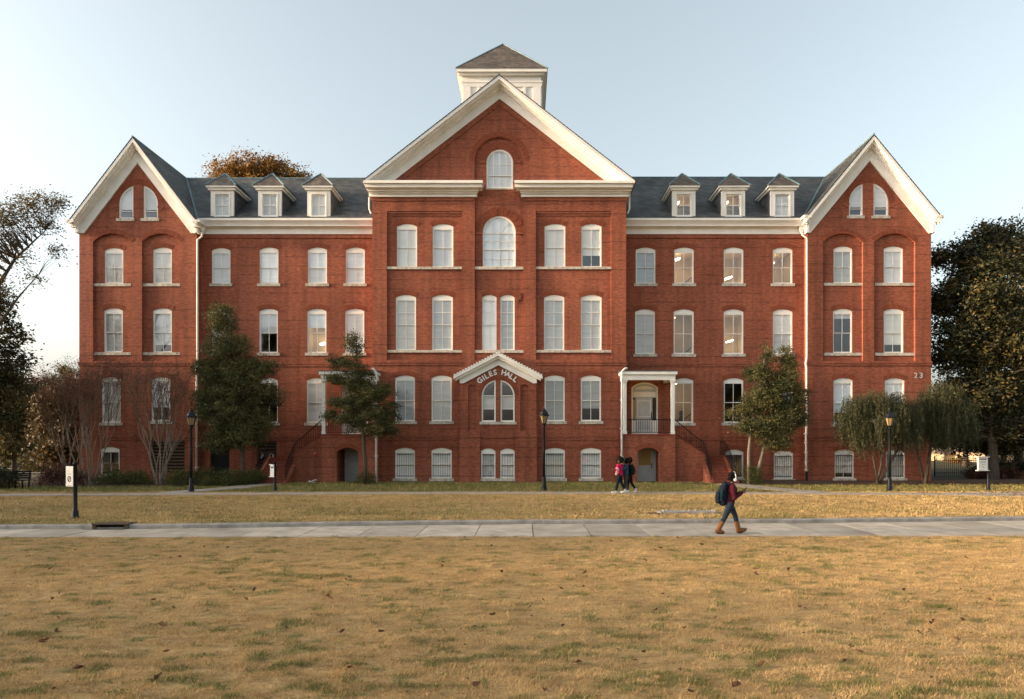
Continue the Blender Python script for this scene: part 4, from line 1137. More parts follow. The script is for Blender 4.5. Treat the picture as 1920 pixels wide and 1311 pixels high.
def grid_sheet(name, xs, yfun0, yfun1, ny, zf, mat):
    xs = np.asarray(xs); t = np.linspace(0, 1, ny)
    X = np.repeat(xs[:, None], ny, 1)
    y0, y1 = yfun0(xs), yfun1(xs)
    Y = y0[:, None] + (y1 - y0)[:, None] * t[None, :]
    Z = zf(X, Y)
    v = np.stack([X, Y, Z], -1).reshape(-1, 3)
    i = np.arange(len(xs) - 1)[:, None] * ny + np.arange(ny - 1)[None, :]
    f = np.stack([i, i + ny, i + ny + 1, i + 1], -1).reshape(-1, 4)
    me = fast_mesh(name, v, f, green=greenness(v[:, 0], v[:, 1]) * np.where(v[:, 1] < 18, .55, .9), smooth=True)
    return tag(link(name, me, mat), kind='structure')

# the wide ground to the horizon, just under the lawns
gx = np.concatenate([[-2500, -800, -300, -150], np.arange(-100, 101, 4.0), [150, 300, 800, 2500]])
gy = np.concatenate([[-40, 0, 17], np.arange(21, 140, 3.0), [180, 260, 500, 1200, 3000]])
X, Y = np.meshgrid(gx, gy, indexing='ij')
Z = np.where(Y < 26, -.06, gz(X, Y) - .06)
i = np.arange(len(gx) - 1)[:, None] * len(gy) + np.arange(len(gy) - 1)[None, :]
me = fast_mesh('ground', np.stack([X, Y, Z], -1).reshape(-1, 3), np.stack([i, i + len(gy), i + len(gy) + 1, i + 1], -1).reshape(-1, 4), smooth=True)
tag(link('ground', me, M['far_ground']), kind='structure')
LX = np.concatenate([[-70, -50, -35], np.arange(-28, 28.01, .16), [35, 50, 70]])
grid_sheet('front_lawn', LX, lambda x: np.full_like(x, -8.0), lambda x: poly_y(NEAR, x), 150, lambda x, y: .055 * (fbm(x * 1.9, y * 2.4, 5, 3) - .5), M['turf'])
grid_sheet('middle_lawn', LX, lambda x: poly_y(FAR, x) + .17, lambda x: np.full_like(x, 39.0), 110, lambda x, y: gz(x, y) + .02 * (fbm(x * .8, y * .8, 6, 2) - .5), M['turf'])

# front walk: single concrete slabs with open joints
walk = tag(MB().prismz([(-60, 17.52), (-14, 17.64), (0, 17.77), (14, 17.97), (60, 18.42)] + [(x, y) for x, y in FAR[::-1]], -.30, -.012).build('front_walk', M['mulch']), kind='structure')
xs = [-8.96 + 1.53 * k for k in range(-10, 20)]
for a, b in zip(xs[:-1], xs[1:]):
    a2, b2 = a + .012, b - .012
    dz = random.uniform(-.004, .004)
    q = [(a2, float(poly_y(NEAR, a2)) - .02), (b2, float(poly_y(NEAR, b2)) - .02), (b2, float(poly_y(FAR, b2)) - .004), (a2, float(poly_y(FAR, a2)) - .004)]
    MB().prismz(q, -.10, .012 + dz).build('slab', M['concrete%d' % random.choice((0, 1, 1, 2))], walk)
# curb stones
curb = tag(MB().prismz([(x, y + .02) for x, y in FAR] + [(x, y + .13) for x, y in FAR[::-1]], -.3, .05).build('curb', M['curb']), kind='structure')
DX0, DX1 = -12.20, -11.20
cx = [-25 + 2.55 * k for k in range(20)]
cx = sorted([c for c in cx if not (DX0 - .5 < c < DX1 + .5)] + [DX0, DX1])
for a, b in zip(cx[:-1], cx[1:]):
    if abs(a - DX0) < .01: continue
    a2, b2 = a + .005, b - .005
    ya, yb = float(poly_y(FAR, a2)), float(poly_y(FAR, b2))
    mb = MB()
    n = 0
    prof = [(0, -.1), (0.005, .10), (.03, .13), (.17, .135), (.17, -.1)]
    mb.v = [(x, y + p, z) for x, y in ((a2, ya), (b2, yb)) for p, z in prof]
    k = len(prof); mb.f = [tuple(range(k)), tuple(range(2 * k - 1, k - 1, -1))] + [(i, k + i, k + (i + 1) % k, (i + 1) % k) for i in range(k)]
    mb.build('curb_stone', M['curb'], curb)
# storm drain let into the curb
ya = float(poly_y(FAR, -11.7))
D = empty('storm_drain_inlet', (-11.7, ya, 0)); tag(D, 'dark storm drain inlet let into the concrete curb', 'drain')
MB().box(-.50, .50, -.06, .45, .135, .165).build('lid', M['rust'], D)
MB().box(-.50, -.40, -.03, .3, -.05, .134).build('jamb', M['rust'], D); MB().box(.40, .50, -.03, .3, -.05, .134).build('jamb', M['rust'], D)
MB().box(-.40, .40, .16, .20, -.05, .134).build('throat', M['drain'], D)
MB().prismz([(-.70, -.16), (.42, -.10), (.40, -.02), (-.40, -.02)], .0, .022).build('apron', M['drain'], D)

# path along the building, side paths to the stairs, mulch beds
def path(name, pts, w, pieces=True, mat='path', dz=.022, step=1.5):
    """a concrete path of separate slabs along a line of points"""
    pts = [Vector(p) for p in pts]
    P = empty(name, (pts[0].x, pts[0].y, float(gz(pts[0].x, pts[0].y))), True); tag(P, kind='structure')
    dense = []
    for a, b in zip(pts[:-1], pts[1:]):
        n = max(1, int(round((b - a).length / step)))
        dense += [a.lerp(b, i / n) for i in range(n)]
    dense.append(pts[-1])
    nrm = []
    for i in range(len(dense)):
        d = (dense[min(i + 1, len(dense) - 1)] - dense[max(i - 1, 0)]).normalized(); nrm.append(Vector((-d.y, d.x)))
    for i in range(len(dense) - 1):
        a, b = dense[i], dense[i + 1]; u = (b - a).normalized() * .006
        q = [a + u - nrm[i] * w / 2, b - u - nrm[i + 1] * w / 2, b - u + nrm[i + 1] * w / 2, a + u + nrm[i] * w / 2]
        mb = MB(); mb.v = [(p.x, p.y, float(gz(p.x, p.y)) + dz - .08) for p in q] + [(p.x, p.y, float(gz(p.x, p.y)) + dz) for p in q]
        mb.f = [(0, 3, 2, 1), (4, 5, 6, 7), (0, 1, 5, 4), (1, 2, 6, 5), (2, 3, 7, 6), (3, 0, 4, 7)]
        mb.build('slab', M[mat], P)
    return P
path('building_path', [(-45, 29.6), (-24, 29.7), (-12, 30.4), (-4, 30.85), (8, 30.9), (17, 30.3), (24, 29.2), (40, 27)], 1.15)
path('stair_path', [(-16.2, 31.0), (-14.6, 34.0), (-13.75, 36.8)], 1.35, dz=.026)
path('stair_path', [(13.4, 31.2), (11.8, 34.4), (10.75, 36.8)], 1.3, dz=.026)
path('side_path', [(19.0, 30.2), (27, 32.0), (45, 34.5)], 1.2, dz=.026)
path('rear_path', [(-30, 36), (-36, 42), (-41, 52), (-48, 70)], 1.6, dz=.05)
def bed(pts, dz=.035, mat='mulch'):
    mb = MB(); mb.poly([(x, y, float(gz(x, y)) + dz) for x, y in pts])
    return tag(mb.build('planting_bed', M[mat], fix=False), kind='structure')
bed([(8.4, 37.7), (8.6, 36.4), (9.7, 36.0), (10.0, 36.8), (10.0, 38.6)])
bed([(11.6, 36.4), (14, 35.7), (19, 35.9), (24, 36.3), (29, 36.8), (30, 41), (16.4, 40.1), (11.6, 40.1)])
bed([(-27, 35.2), (-22, 34.6), (-16.5, 35.2), (-14.7, 36.9), (-14.6, 40), (-27, 39.9)])
# buried concrete slab with scraps on it
sx, sy = PX(1290, 22.4), 22.4
S = empty('concrete_cover', (sx, sy, .13)); tag(S, 'weathered grey concrete cover slab half sunk in the lawn behind the curb', 'slab')
MB().prismz([(-.95, -.30), (.80, -.34), (.98, -.10), (.90, .26), (-.80, .30), (-1.02, .05)], -.05, .075).build('cover', M['curb'], S)
MB().prismz([(-1.35, -.25), (-1.0, -.36), (-.98, .1), (-1.3, .05)], -.03, .03).build('edge', M['mulch'], S)
for k in range(9):
    x, y = random.uniform(-.9, .9), random.uniform(-.25, .2)
    MB().prismz([(x + .045 * math.cos(t) * random.uniform(.5, 1.3), y + .05 * math.sin(t) * random.uniform(.5, 1.3)) for t in np.linspace(0, 2 * PI, 7)[:-1]], .07, random.uniform(.09, .14)).build('scrap', M['concrete'], S)

# ---- grass blades
def grass(name, n, sample, hgt, wid, zf, label, lean=.8):
    x, y = sample(n); n = len(x)
    g = greenness(x, y)
    cl = np.clip((fbm(x * 4.2, y * 6.5, 41, 4) - .5) * 1.6 + .5, 0, 1)
    h = hgt * (.15 + 1.7 * cl) * RNG.uniform(.6, 1.25, n)
    z = zf(x, y); h = h * (1 + .7 * g)
    flow = (fbm(x * .9, y * .9, 51, 3) - .5) * 5.0 + RNG.normal(0, 1.5, n)
    ln = h * lean * RNG.uniform(.4, 1.5, n)
    dx, dy = np.cos(flow) * ln, np.sin(flow) * ln
    ph = RNG.uniform(0, PI, n); wx, wy = np.cos(ph) * wid / 2, np.sin(ph) * wid / 2
    v = np.empty((n, 3, 3), np.float32)
    v[:, 0] = np.stack([x - wx, y - wy, z - .004], -1); v[:, 1] = np.stack([x + wx, y + wy, z - .004], -1)
    v[:, 2] = np.stack([x + dx, y + dy, z + h], -1)
    gg = np.clip((RNG.uniform(0, 1, n) < g * .85).astype(float) * RNG.uniform(.6, 1.0, n), 0, 1)
    cl2 = fbm(x * 1.7 + .5 * y, y * 3.2, 61, 3)
    sh = np.clip(.42 * cl + .9 * (cl2 - .5) + .26 + RNG.normal(0, .16, n), 0, 1)
    me = fast_mesh(name, v.reshape(-1, 3), np.arange(3 * n).reshape(-1, 3), shade=np.repeat(sh, 3), green=np.repeat(gg, 3))
    return tag(link(name, me, M['blade']), label, 'grass', kind='stuff')
def smp(y0, y1, power=1.0, margin=.83):
    def f(n):
        u = RNG.uniform(0, 1, n) ** power
        y = y0 + (y1 - y0) * u
        x = RNG.uniform(-1, 1, n) * (margin * y)
        k = np.abs(x) < 40
        return x[k], y[k]
    return f
def s_front(n):
    x, y = smp(5.2, 17.9, 1.0)(n); k = y < poly_y(NEAR, x) + .01 + .09 * (fbm(x * 3, x * 0, 77, 3) - .35); return x[k], y[k]
def s_mid(n):
    x, y = smp(19.2, 31.0, 1.0)(n); k = (y > poly_y(FAR, x) + .15); return x[k], y[k]
LAWN0 = lambda x, y: .055 * (fbm(x * 1.9, y * 2.4, 5, 3) - .5)
grass('dormant_grass', 640000, s_front, .026, .0065, LAWN0, 'straw coloured dormant turf with green tufts in front of the walk')
def s_back2(n):
    x, y = smp(30.6, 37.6, 1.0)(n)
    py = np.interp(x, [-45, -24, -12, -4, 8, 17, 24, 40], [29.6, 29.7, 30.4, 30.85, 30.9, 30.3, 29.2, 27])
    k = (y > py + .62)
    k &= ~((x > 11.6) & (x < 29) & (y > 35.8)) & ~((x < -14.6) & (x > -27) & (y > 35.0))
    k &= ~((np.abs(x - np.interp(y, [31, 34, 36.8], [-16.2, -14.6, -13.75])) < .8)) & ~((np.abs(x - np.interp(y, [31.2, 34.4, 36.8], [13.4, 11.8, 10.75])) < .8))
    return x[k], y[k]
def s_mid2(n):
    x, y = s_mid(n)
    py = np.interp(x, [-45, -24, -12, -4, 8, 17, 24, 40], [29.6, 29.7, 30.4, 30.85, 30.9, 30.3, 29.2, 27])
    k = y < py - .60; return x[k], y[k]
grass('verge_grass', 190000, s_mid2, .045, .014, lambda x, y: gz(x, y), 'faded olive turf between the curb and the building path')
grass('bank_grass', 110000, s_back2, .05, .018, lambda x, y: gz(x, y), 'greener turf strip along the foot of the brick hall')

# ---- fallen leaves: the larger ones singly, the litter as one mass
def leaf_mesh(k):
    r = random.Random(k); mb = MB()
    n = 9; pts = []
    for i in range(n):
        t = 2 * PI * i / n; rr = (.055 if i % 2 else .034) * r.uniform(.8, 1.25)
        pts.append((rr * 1.35 * math.cos(t), rr * .8 * math.sin(t), .018 + .05 * abs(math.sin(t)) * r.uniform(.4, 1) + .022 * math.cos(t)))
    c = len(mb.v); mb.v = pts + [(0, 0, .012)]; mb.f = [(i, (i + 1) % n, n) for i in range(n)]
    mb.tube([(-.05, 0, .02), (-.10, .01, .045)], .003, 3)
    return mb.mesh('fallen_leaf', fix=False)
M['dead_leaf'] = mat_noise('dead_leaf', (0.075, 0.036, 0.018), (0.20, 0.095, 0.048), 3.0, .8)
lm = [leaf_mesh(k) for k in range(5)]
for m_ in lm: m_.materials.append(M['dead_leaf'])
rl = random.Random(5)
for k in range(90):
    y = 6.6 + 11 * rl.random() ** 1.15; x = rl.uniform(-.76, .72) * y
    o = bpy.data.objects.new('fallen_leaf', lm[k % 5]); C.objects.link(o)
    s = rl.uniform(.45, .95); o.scale = (s, s, s); o.location = (x, y, .03 + float(LAWN0(np.float64(x), np.float64(y)))); o.rotation_euler = (rl.uniform(-.35, .35), rl.uniform(-.35, .35), rl.uniform(0, 6.28))
    tag(o, 'curled dry brown leaf lying on the straw coloured front lawn', 'leaf', 'fallen leaves on the front lawn')
def litter(name, n, sample, zf, label, size):
    x, y = sample(n); n = len(x); z = zf(x, y) + .035
    a = RNG.uniform(0, 6.28, n); s = size * RNG.uniform(.5, 1.4, n)
    v = np.empty((n, 4, 3), np.float32); ca, sa = np.cos(a), np.sin(a); tl = RNG.normal(0, .3, (n, 2))
    for j, (u, w) in enumerate(((-1, 0), (0, -.55), (1, 0), (0, .55))):
        v[:, j] = np.stack([x + s * (u * ca - w * sa), y + s * (u * sa + w * ca), z + s * (u * tl[:, 0] + w * tl[:, 1]) + (.3 * s if j % 2 else 0)], -1)
    me = fast_mesh(name, v.reshape(-1, 3), np.arange(4 * n).reshape(-1, 4), shade=np.repeat(RNG.uniform(0, 1, n), 4))
    return tag(link(name, me, M['litter']), label, 'leaf litter', kind='stuff')
M['litter'] = mat_leaf('leaf_litter', (0.05, 0.028, 0.016), (0.13, 0.066, 0.032), (0.30, 0.16, 0.075), 0)
litter('leaf_litter', 900, lambda n: s_front(n), LAWN0, 'small scraps of brown leaf scattered over the front lawn', .022)
def s_right(n):
    x = RNG.uniform(16, 34, n); y = RNG.uniform(29, 37.5, n); k = RNG.uniform(0, 1, n) < sstep(14, 27, x) * .9; return x[k], y[k]
litter('leaf_drift', 4200, s_right, gz, 'drift of pale brown leaves under the dark magnolia', .055)
litter('verge_litter', 1300, s_mid2, gz, 'brown leaf scraps scattered over the verge behind the curb', .03)
# ------------------------------------------------------------------ trees and shrubs
def leaf_quads(pts, size, shade, rng, droop=0.0, aspect=.5):
    """one small rhombic leaf at each point"""
    n = len(pts)
    d = rng.normal(0, 1, (n, 3)); d[:, 2] = d[:, 2] * .7 - droop; d /= np.linalg.norm(d, axis=1)[:, None]
    u = rng.normal(0, 1, (n, 3)); w = np.cross(d, u); w /= np.linalg.norm(w, axis=1)[:, None]
    s = (size * rng.uniform(.6, 1.35, n))[:, None]
    nrm = np.cross(d, w)
    v = np.empty((n, 4, 3), np.float32)
    v[:, 0] = pts - d * s * .5; v[:, 2] = pts + d * s * .5
    v[:, 1] = pts + w * s * aspect * .5 + nrm * s * .10; v[:, 3] = pts - w * s * aspect * .5 + nrm * s * .10
    return v.reshape(-1, 3), np.arange(4 * n).reshape(-1, 4), np.repeat(shade, 4)

def lobe_points(lobes, n, rng, shell=.55):
    w = np.array([l[3] * l[4] * l[5] for l in lobes]) ** .75; w /= w.sum()
    k = rng.choice(len(lobes), n, p=w); L = np.array(lobes)[k]
    d = rng.normal(0, 1, (n, 3)); d /= np.linalg.norm(d, axis=1)[:, None]
    r = rng.uniform(0, 1, n) ** shell
    return L[:, :3] + d * r[:, None] * L[:, 3:6]

def make_tree(name, label, base, trunks, lobes, clumps, per, cr, leaf, mat, bark='bark', group=None, cat='tree', seed=1, droop=0.0, aspect=.5, flat=.75, limb=.35, limb_r=.03, bias=0.0):
    """trunks: lists of (x,y,z,radius) relative to the base; lobes: (x,y,z,rx,ry,rz)"""
    rng = np.random.default_rng(seed)
    T = empty(name, base); tag(T, label, cat, group)
    mb = MB()
    for tr in trunks: mb.tube([t[:3] for t in tr], [t[3] for t in tr], 8)
    cen = lobe_points(lobes, clumps, rng)
    tp = np.array([t for tr in trunks for t in tr])
    # dense sampling of trunk lines for limbs to start from
    dense = []
    for tr in trunks:
        for a, b in zip(tr[:-1], tr[1:]): dense += [tuple(np.array(a) + (np.array(b) - np.array(a)) * f) for f in np.linspace(0, 1, 8)]
    dense = np.array(dense); dense = dense[dense[:, 2] > .25 * dense[:, 2].max()]
    for i in range(int(clumps * limb)):
        c = cen[i]
        dd = np.linalg.norm((dense[:, :3] - c) * (1, 1, .8), axis=1) + np.where(dense[:, 2] > c[2] - .1, 1.5 + bias, 0)
        s = dense[np.argmin(dd)]
        m = (s[:3] + c) / 2 + rng.normal(0, .12, 3) * np.linalg.norm(c - s[:3]) * .6
        r = min(s[3] * .6, limb_r * (1 + np.linalg.norm(c - s[:3]) * .35))
        mb.tube([s[:3], m, c], [r, r * .65, r * .25], 5, False)
    mb.build('trunk', M[bark], T, True, False)
    n = clumps * per
    ci = np.repeat(np.arange(clumps), per)
    off = rng.normal(0, 1, (n, 3)) * cr * rng.uniform(.55, 1.3, clumps)[ci][:, None]; off[:, 2] *= flat
    pts = cen[ci] + off
    csh = rng.uniform(.15, .85, clumps)[ci]
    sh = np.clip(csh + rng.normal(0, .15, n), 0, 1)
    v, f, s = leaf_quads(pts, leaf, sh, rng, droop, aspect)
    link('crown', fast_mesh('crown', v, f, shade=s), M[mat], T)
    return T

M['leaf_cedar'] = mat_leaf('cedar_foliage', (0.036, 0.044, 0.016), (0.100, 0.102, 0.036), (0.20, 0.165, 0.058), .25)
M['leaf_dark'] = mat_leaf('magnolia_foliage', (0.014, 0.018, 0.008), (0.040, 0.044, 0.016), (0.17, 0.115, 0.035), .10)
M['leaf_amber'] = mat_leaf('amber_foliage', (0.13, 0.065, 0.014), (0.26, 0.13, 0.025), (0.36, 0.20, 0.04), .3)
M['leaf_olive'] = mat_leaf('olive_foliage', (0.05, 0.045, 0.014), (0.10, 0.080, 0.026), (0.17, 0.12, 0.04), .25)
M['leaf_brown'] = mat_leaf('russet_foliage', (0.045, 0.032, 0.014), (0.085, 0.058, 0.022), (0.13, 0.085, 0.034), .3)
M['leaf_weep'] = mat_leaf('weeping_foliage', (0.034, 0.040, 0.018), (0.078, 0.082, 0.036), (0.135, 0.130, 0.060), .25)
M['leaf_oak'] = mat_leaf('oak_foliage', (0.07, 0.055, 0.026), (0.13, 0.10, 0.046), (0.20, 0.15, 0.07), .45)
M['leaf_shrub'] = mat_leaf('hedge_foliage', (0.026, 0.036, 0.010), (0.070, 0.085, 0.020), (0.15, 0.14, 0.035), .2)
M['leaf_red'] = mat_leaf('red_shrub', (0.06, 0.022, 0.016), (0.12, 0.045, 0.028), (0.18, 0.075, 0.04), .2)

def G(x, y): return float(gz(x, y))
def S_(px, Y): return PX(px, Y)

# 1: broad dark evergreen before the left wing
Y = 36.6; bx = S_(457, Y); b = G(bx, Y)
def L(px, py, Yc, rx, ry, rz): return (PX(px, Yc) - bx, Yc - Y, PZ(py, Yc) - b, rx, ry, rz)
make_tree('evergreen_tree', 'broad dark evergreen tree standing before the brown louvre, tallest against the brick wall', (bx, Y, b),
    [[(0, 0, -.1, .14), (-.05, 0, 1.2, .12), (-.2, .1, 3.0, .10), (-.6, .1, 6.0, .06), (-.9, 0, 8.8, .03)]],
    [L(416, 608, Y, .75, .7, 1.1), L(430, 660, Y, 1.35, 1.1, 1.1), L(395, 700, Y, .9, .9, .9), L(447, 720, Y, 1.75, 1.3, 1.1), L(435, 770, Y, 1.9, 1.35, 1.1), L(450, 815, Y, 1.6, 1.2, .8), L(410, 825, Y, .9, .9, .7), L(487, 690, Y, .9, .8, .6), L(417, 585, Y, .4, .4, .5), L(388, 750, Y, .7, .8, .8), L(500, 740, Y, .8, .8, .8), L(490, 790, Y, .8, .8, .6)],
    900, 105, .20, .095, 'leaf_cedar', seed=3, flat=.7)
# 2: open layered evergreen before the left porch
Y = 36.2; bx = S_(684, Y); b = G(bx, Y)
make_tree('evergreen_tree', 'open layered evergreen tree standing before the left porch and its white posts', (bx, Y, b),
    [[(0, 0, -.1, .13), (.03, 0, 1.2, .11), (-.1, 0, 2.8, .09), (-.35, .1, 5.2, .06), (-.45, 0, 7.6, .025)]],
    [L(664, 655, Y, .45, .4, .9), L(640, 680, Y, .7, .6, .4), L(676, 700, Y, .9, .7, .6), L(625, 712, Y, .35, .5, .3), L(705, 735, Y, 1.1, .8, .55), L(650, 755, Y, 1.05, .8, .5), L(690, 775, Y, 1.3, .9, .55), L(725, 785, Y, .75, .6, .6), L(668, 800, Y, .7, .6, .35), L(738, 815, Y, .3, .4, .5), L(618, 775, Y, .4, .4, .25), L(735, 760, Y, .35, .4, .3), L(685, 740, Y, 1.0, .8, .6), L(660, 720, Y, .8, .7, .5), L(705, 805, Y, .8, .7, .4), L(650, 785, Y, .8, .7, .4)],
    440, 105, .17, .09, 'leaf_cedar', seed=5, flat=.55)
# 3: forked evergreen before the right wing
Y = 36.4; bx = S_(1408, Y); b = G(bx, Y)
make_tree('evergreen_tree', 'forked evergreen tree with two pale trunks standing before the right wing', (bx, Y, b),
    [[(-.1, 0, -.1, .10), (-.12, 0, 1.6, .09), (.0, 0, 3.0, .07), (.6, 0, 5.6, .05), (.75, 0, 7.2, .02)], [(.1, 0, -.1, .12), (.45, 0, 1.0, .10), (.75, .1, 2.1, .09), (1.4, .1, 4.0, .06), (1.75, 0, 6.2, .02)]],
    [L(1435, 672, Y, .40, .4, .9), L(1476, 680, Y, .40, .4, 1.0), L(1420, 705, Y, .7, .6, .6), L(1465, 720, Y, .95, .8, .8), L(1430, 750, Y, 1.1, .9, .8), L(1478, 765, Y, .95, .8, .8), L(1445, 800, Y, 1.35, 1, .75), L(1398, 770, Y, .5, .5, .35), L(1455, 830, Y, .9, .7, .4), L(1375, 778, Y, .3, .4, .25), L(1395, 800, Y, .6, .5, .35), L(1497, 740, Y, .5, .5, .5), L(1500, 785, Y, .5, .5, .5)],
    620, 105, .18, .09, 'leaf_cedar', 'bark_pale', seed=8, flat=.7)

# weeping evergreens before the right gable
def weeping(label, Y, basepx, trunks, lobes, n, seed):
    bx = PX(basepx, Y); b = G(bx, Y); rng = np.random.default_rng(seed)
    T = empty('weeping_tree', (bx, Y, b)); tag(T, label, 'tree', 'weeping trees by the right gable')
    mb = MB()
    for tr in trunks: mb.tube([(PX(p, Y) - bx, dy, PZ(q, Y) - b) for p, q, dy, r in tr], [t[3] for t in tr], 7)
    lb = [(PX(p, Y) - bx, 0, PZ(q, Y) - b, rx, rx * .8, rz) for p, q, rx, rz in lobes]
    st = lobe_points(lb, n, rng, .45); st = st[:]
    pts = []; sh = []
    ends = np.array([[PX(tr[-1][0], Y) - bx, tr[-1][2], PZ(tr[-1][1], Y) - b] for tr in trunks])
    for i, p in enumerate(st):
        if i % 9 == 0:
            e = ends[np.argmin(np.linalg.norm(ends - p, axis=1))]; m = (e + p) / 2 + (0, 0, .2)
            mb.tube([e, m, p], [.03, .018, .006], 4, False)
        ln = rng.uniform(.5, 1.5); k = int(ln * 34)
        t = np.linspace(0, 1, k)[:, None]; sw = rng.normal(0, .16, 3); sw[2] = 0
        q = p + np.concatenate([t * 0, t * 0, -ln * t ** 1.2], 1) + sw * t + rng.normal(0, .025, (k, 3))
        q = q[q[:, 2] > .5]
        pts.append(q); sh.append(np.clip(rng.uniform(.1, .9) + rng.normal(0, .12, len(q)), 0, 1))
    mb.build('trunk', M['bark'], T, True, False)
    v, f, s = leaf_quads(np.concatenate(pts), .085, np.concatenate(sh), rng, 1.1, .34)
    link('crown', fast_mesh('crown', v, f, shade=s), M['leaf_weep'], T)
weeping('lower weeping tree with thin trailing leaves before the barred basement windows of the right gable', 35.8, 1655,
    [[(1648, 908, 0, .09), (1662, 880, 0, .08), (1684, 845, .1, .06), (1700, 800, 0, .03)], [(1646, 908, .1, .07), (1655, 870, .1, .06), (1650, 800, .1, .04), (1630, 770, .1, .02)], [(1645, 906, -.1, .06), (1636, 860, -.1, .05), (1615, 800, 0, .03)]],
    [(1605, 755, .8, .5), (1640, 748, .95, .55), (1680, 752, .95, .55), (1584, 780, .6, .5), (1650, 790, 1.3, .6), (1610, 800, .8, .5), (1705, 775, .8, .6), (1700, 800, .8, .5)], 1900, 31)
weeping('taller weeping tree with thin trailing leaves beside the outer corner of the right gable', 36.6, 1745,
    [[(1735, 908, 0, .10), (1742, 860, 0, .09), (1752, 800, 0, .06), (1760, 750, 0, .03)], [(1737, 906, .2, .08), (1725, 850, .2, .06), (1722, 800, .2, .03)]],
    [(1765, 735, 1.2, .65), (1735, 760, .9, .7), (1798, 765, 1.0, .75), (1755, 790, 1.3, .7), (1812, 790, .7, .6)], 1500, 33)

# magnolias on the right edge
def big(label, basepx, Y, lobes, clumps, per, cr, leaf, mat, seed, trunk_r=.28, group=None, name='magnolia_tree', hz=6, bark='bark', limb=.25, **kw):
    bx = PX(basepx, Y); b = G(bx, Y)
    lb = [(PX(p, Y) - bx, dy, PZ(q, Y) - b, rx, ry, rz) for p, q, dy, rx, ry, rz in lobes]
    return make_tree(name, label, (bx, Y, b), [[(0, 0, -.3, trunk_r * 1.25), (.05, 0, .6, trunk_r), (0, .1, 2.5, trunk_r * .85), (.1, 0, hz, trunk_r * .55), (0, 0, hz * 1.5, trunk_r * .2)]], lb, clumps, per, cr, leaf, mat, bark, group, seed=seed, limb=limb, limb_r=.05, **kw)
big('huge dark magnolia with bronze tinged leaves rising past the right gable', 1862, 41,
    [(1850, 560, 0, 2.9, 2.6, 2.4), (1890, 480, .5, 2.6, 2.4, 1.9), (1830, 470, 1, 1.8, 1.5, 1.1), (1885, 430, 1, 1.4, 1.2, .7), (1780, 470, 1.5, .8, .8, .6), (1900, 640, 0, 3.0, 2.6, 2.2), (1815, 650, .5, 2.4, 2.0, 1.8), (1850, 740, .5, 3.2, 2.4, 1.6), (1790, 560, 1, 1.3, 1.2, 1.2), (1920, 800, .5, 2.6, 2.2, 1.3), (1790, 800, 1.5, 2.0, 1.6, 1.2), (1845, 820, 2, 2.4, 1.6, .9), (1905, 830, 2, 2, 1.6, .8)],
    1500, 62, .34, .20, 'leaf_dark', 41, group='magnolias right of the hall')
big('second dark magnolia standing behind the huge one at the white notice board', 1910, 44,
    [(1930, 620, 0, 3.2, 3, 3), (1950, 480, 0, 3.0, 3, 2.6), (1880, 760, 0, 3.4, 2.5, 2.0), (1960, 760, 0, 3, 3, 2.4)], 420, 55, .40, .24, 'leaf_dark', 42, group='magnolias right of the hall')
big('autumn amber tree showing above the roof ridge of the left wing', 478, 66,
    [(430, 330, 0, 2.2, 2, 1.4), (470, 318, 0, 2.6, 2, 1.2), (510, 325, 0, 2.2, 2, 1.4), (552, 335, 0, 1.6, 1.5, 1.0), (475, 370, 0, 5.0, 3, 2.6)], 420, 60, .40, .24, 'leaf_amber', 44, name='autumn_tree', hz=20)

# left edge: backlit tree reaching in, dark evergreen, distant wood
bx = PX(-60, 33); b = G(bx, 33)
def Lf(px, py, dy, rx, ry, rz, Yc=33): return (PX(px, Yc + dy) - bx, dy, PZ(py, Yc + dy) - b, rx, ry, rz)
make_tree('oak_tree', 'thin leaved oak reaching over from beyond the left end of the hall', (bx, 33, b),
    [[(0, 0, -.3, .34), (.1, 0, 3, .28), (.3, 0, 6.5, .20), (.9, 0, 9.0, .12), (2.2, .1, 11.2, .06), (3.6, .2, 12.6, .02)], [(.2, 0, 5.5, .14), (1.4, -.2, 7.6, .09), (2.6, -.2, 9.3, .04), (3.4, 0, 10.4, .015)], [(.1, 0, 4.5, .16), (-1.0, .3, 8, .10), (-1.5, .4, 12, .04)]],
    [Lf(60, 385, 0, 1.2, 1, .7), Lf(105, 380, 0, .65, .7, .45), Lf(20, 410, 0, 1.1, 1, .9), Lf(85, 425, 0, .9, .8, .45), Lf(30, 480, 0, 1.0, .9, .6), Lf(100, 470, 0, .45, .5, .35), Lf(5, 540, 0, .8, .8, .5), Lf(60, 520, 0, .5, .5, .3), Lf(-60, 420, 0, 2, 1.6, 1.8), Lf(-70, 540, 0, 1.8, 1.6, 1.6)],
    420, 32, .24, .125, 'leaf_oak', seed=51, limb=.75, limb_r=.028, aspect=.45)
bx = PX(-40, 35); b = G(bx, 35)
def Lf(px, py, dy, rx, ry, rz, Yc=35): return (PX(px, Yc + dy) - bx, dy, PZ(py, Yc + dy) - b, rx, ry, rz)
make_tree('holly_tree', 'near black holly tree crowding the bench at the left end of the lawn', (bx, 35, b),
    [[(0, 0, -.3, .26), (.1, 0, 3, .2), (.2, 0, 7, .1), (.2, 0, 9, .03)]],
    [Lf(-20, 580, 0, 1.3, 1.2, 1.4), Lf(15, 640, 0, 1.1, 1, 1.1), Lf(0, 720, 0, 1.4, 1.2, 1.2), Lf(35, 680, 0, .7, .7, .7), Lf(-40, 780, 0, 1.8, 1.5, 1.5), Lf(-60, 660, 0, 1.5, 1.4, 1.8)],
    330, 60, .26, .17, 'leaf_dark', seed=53)
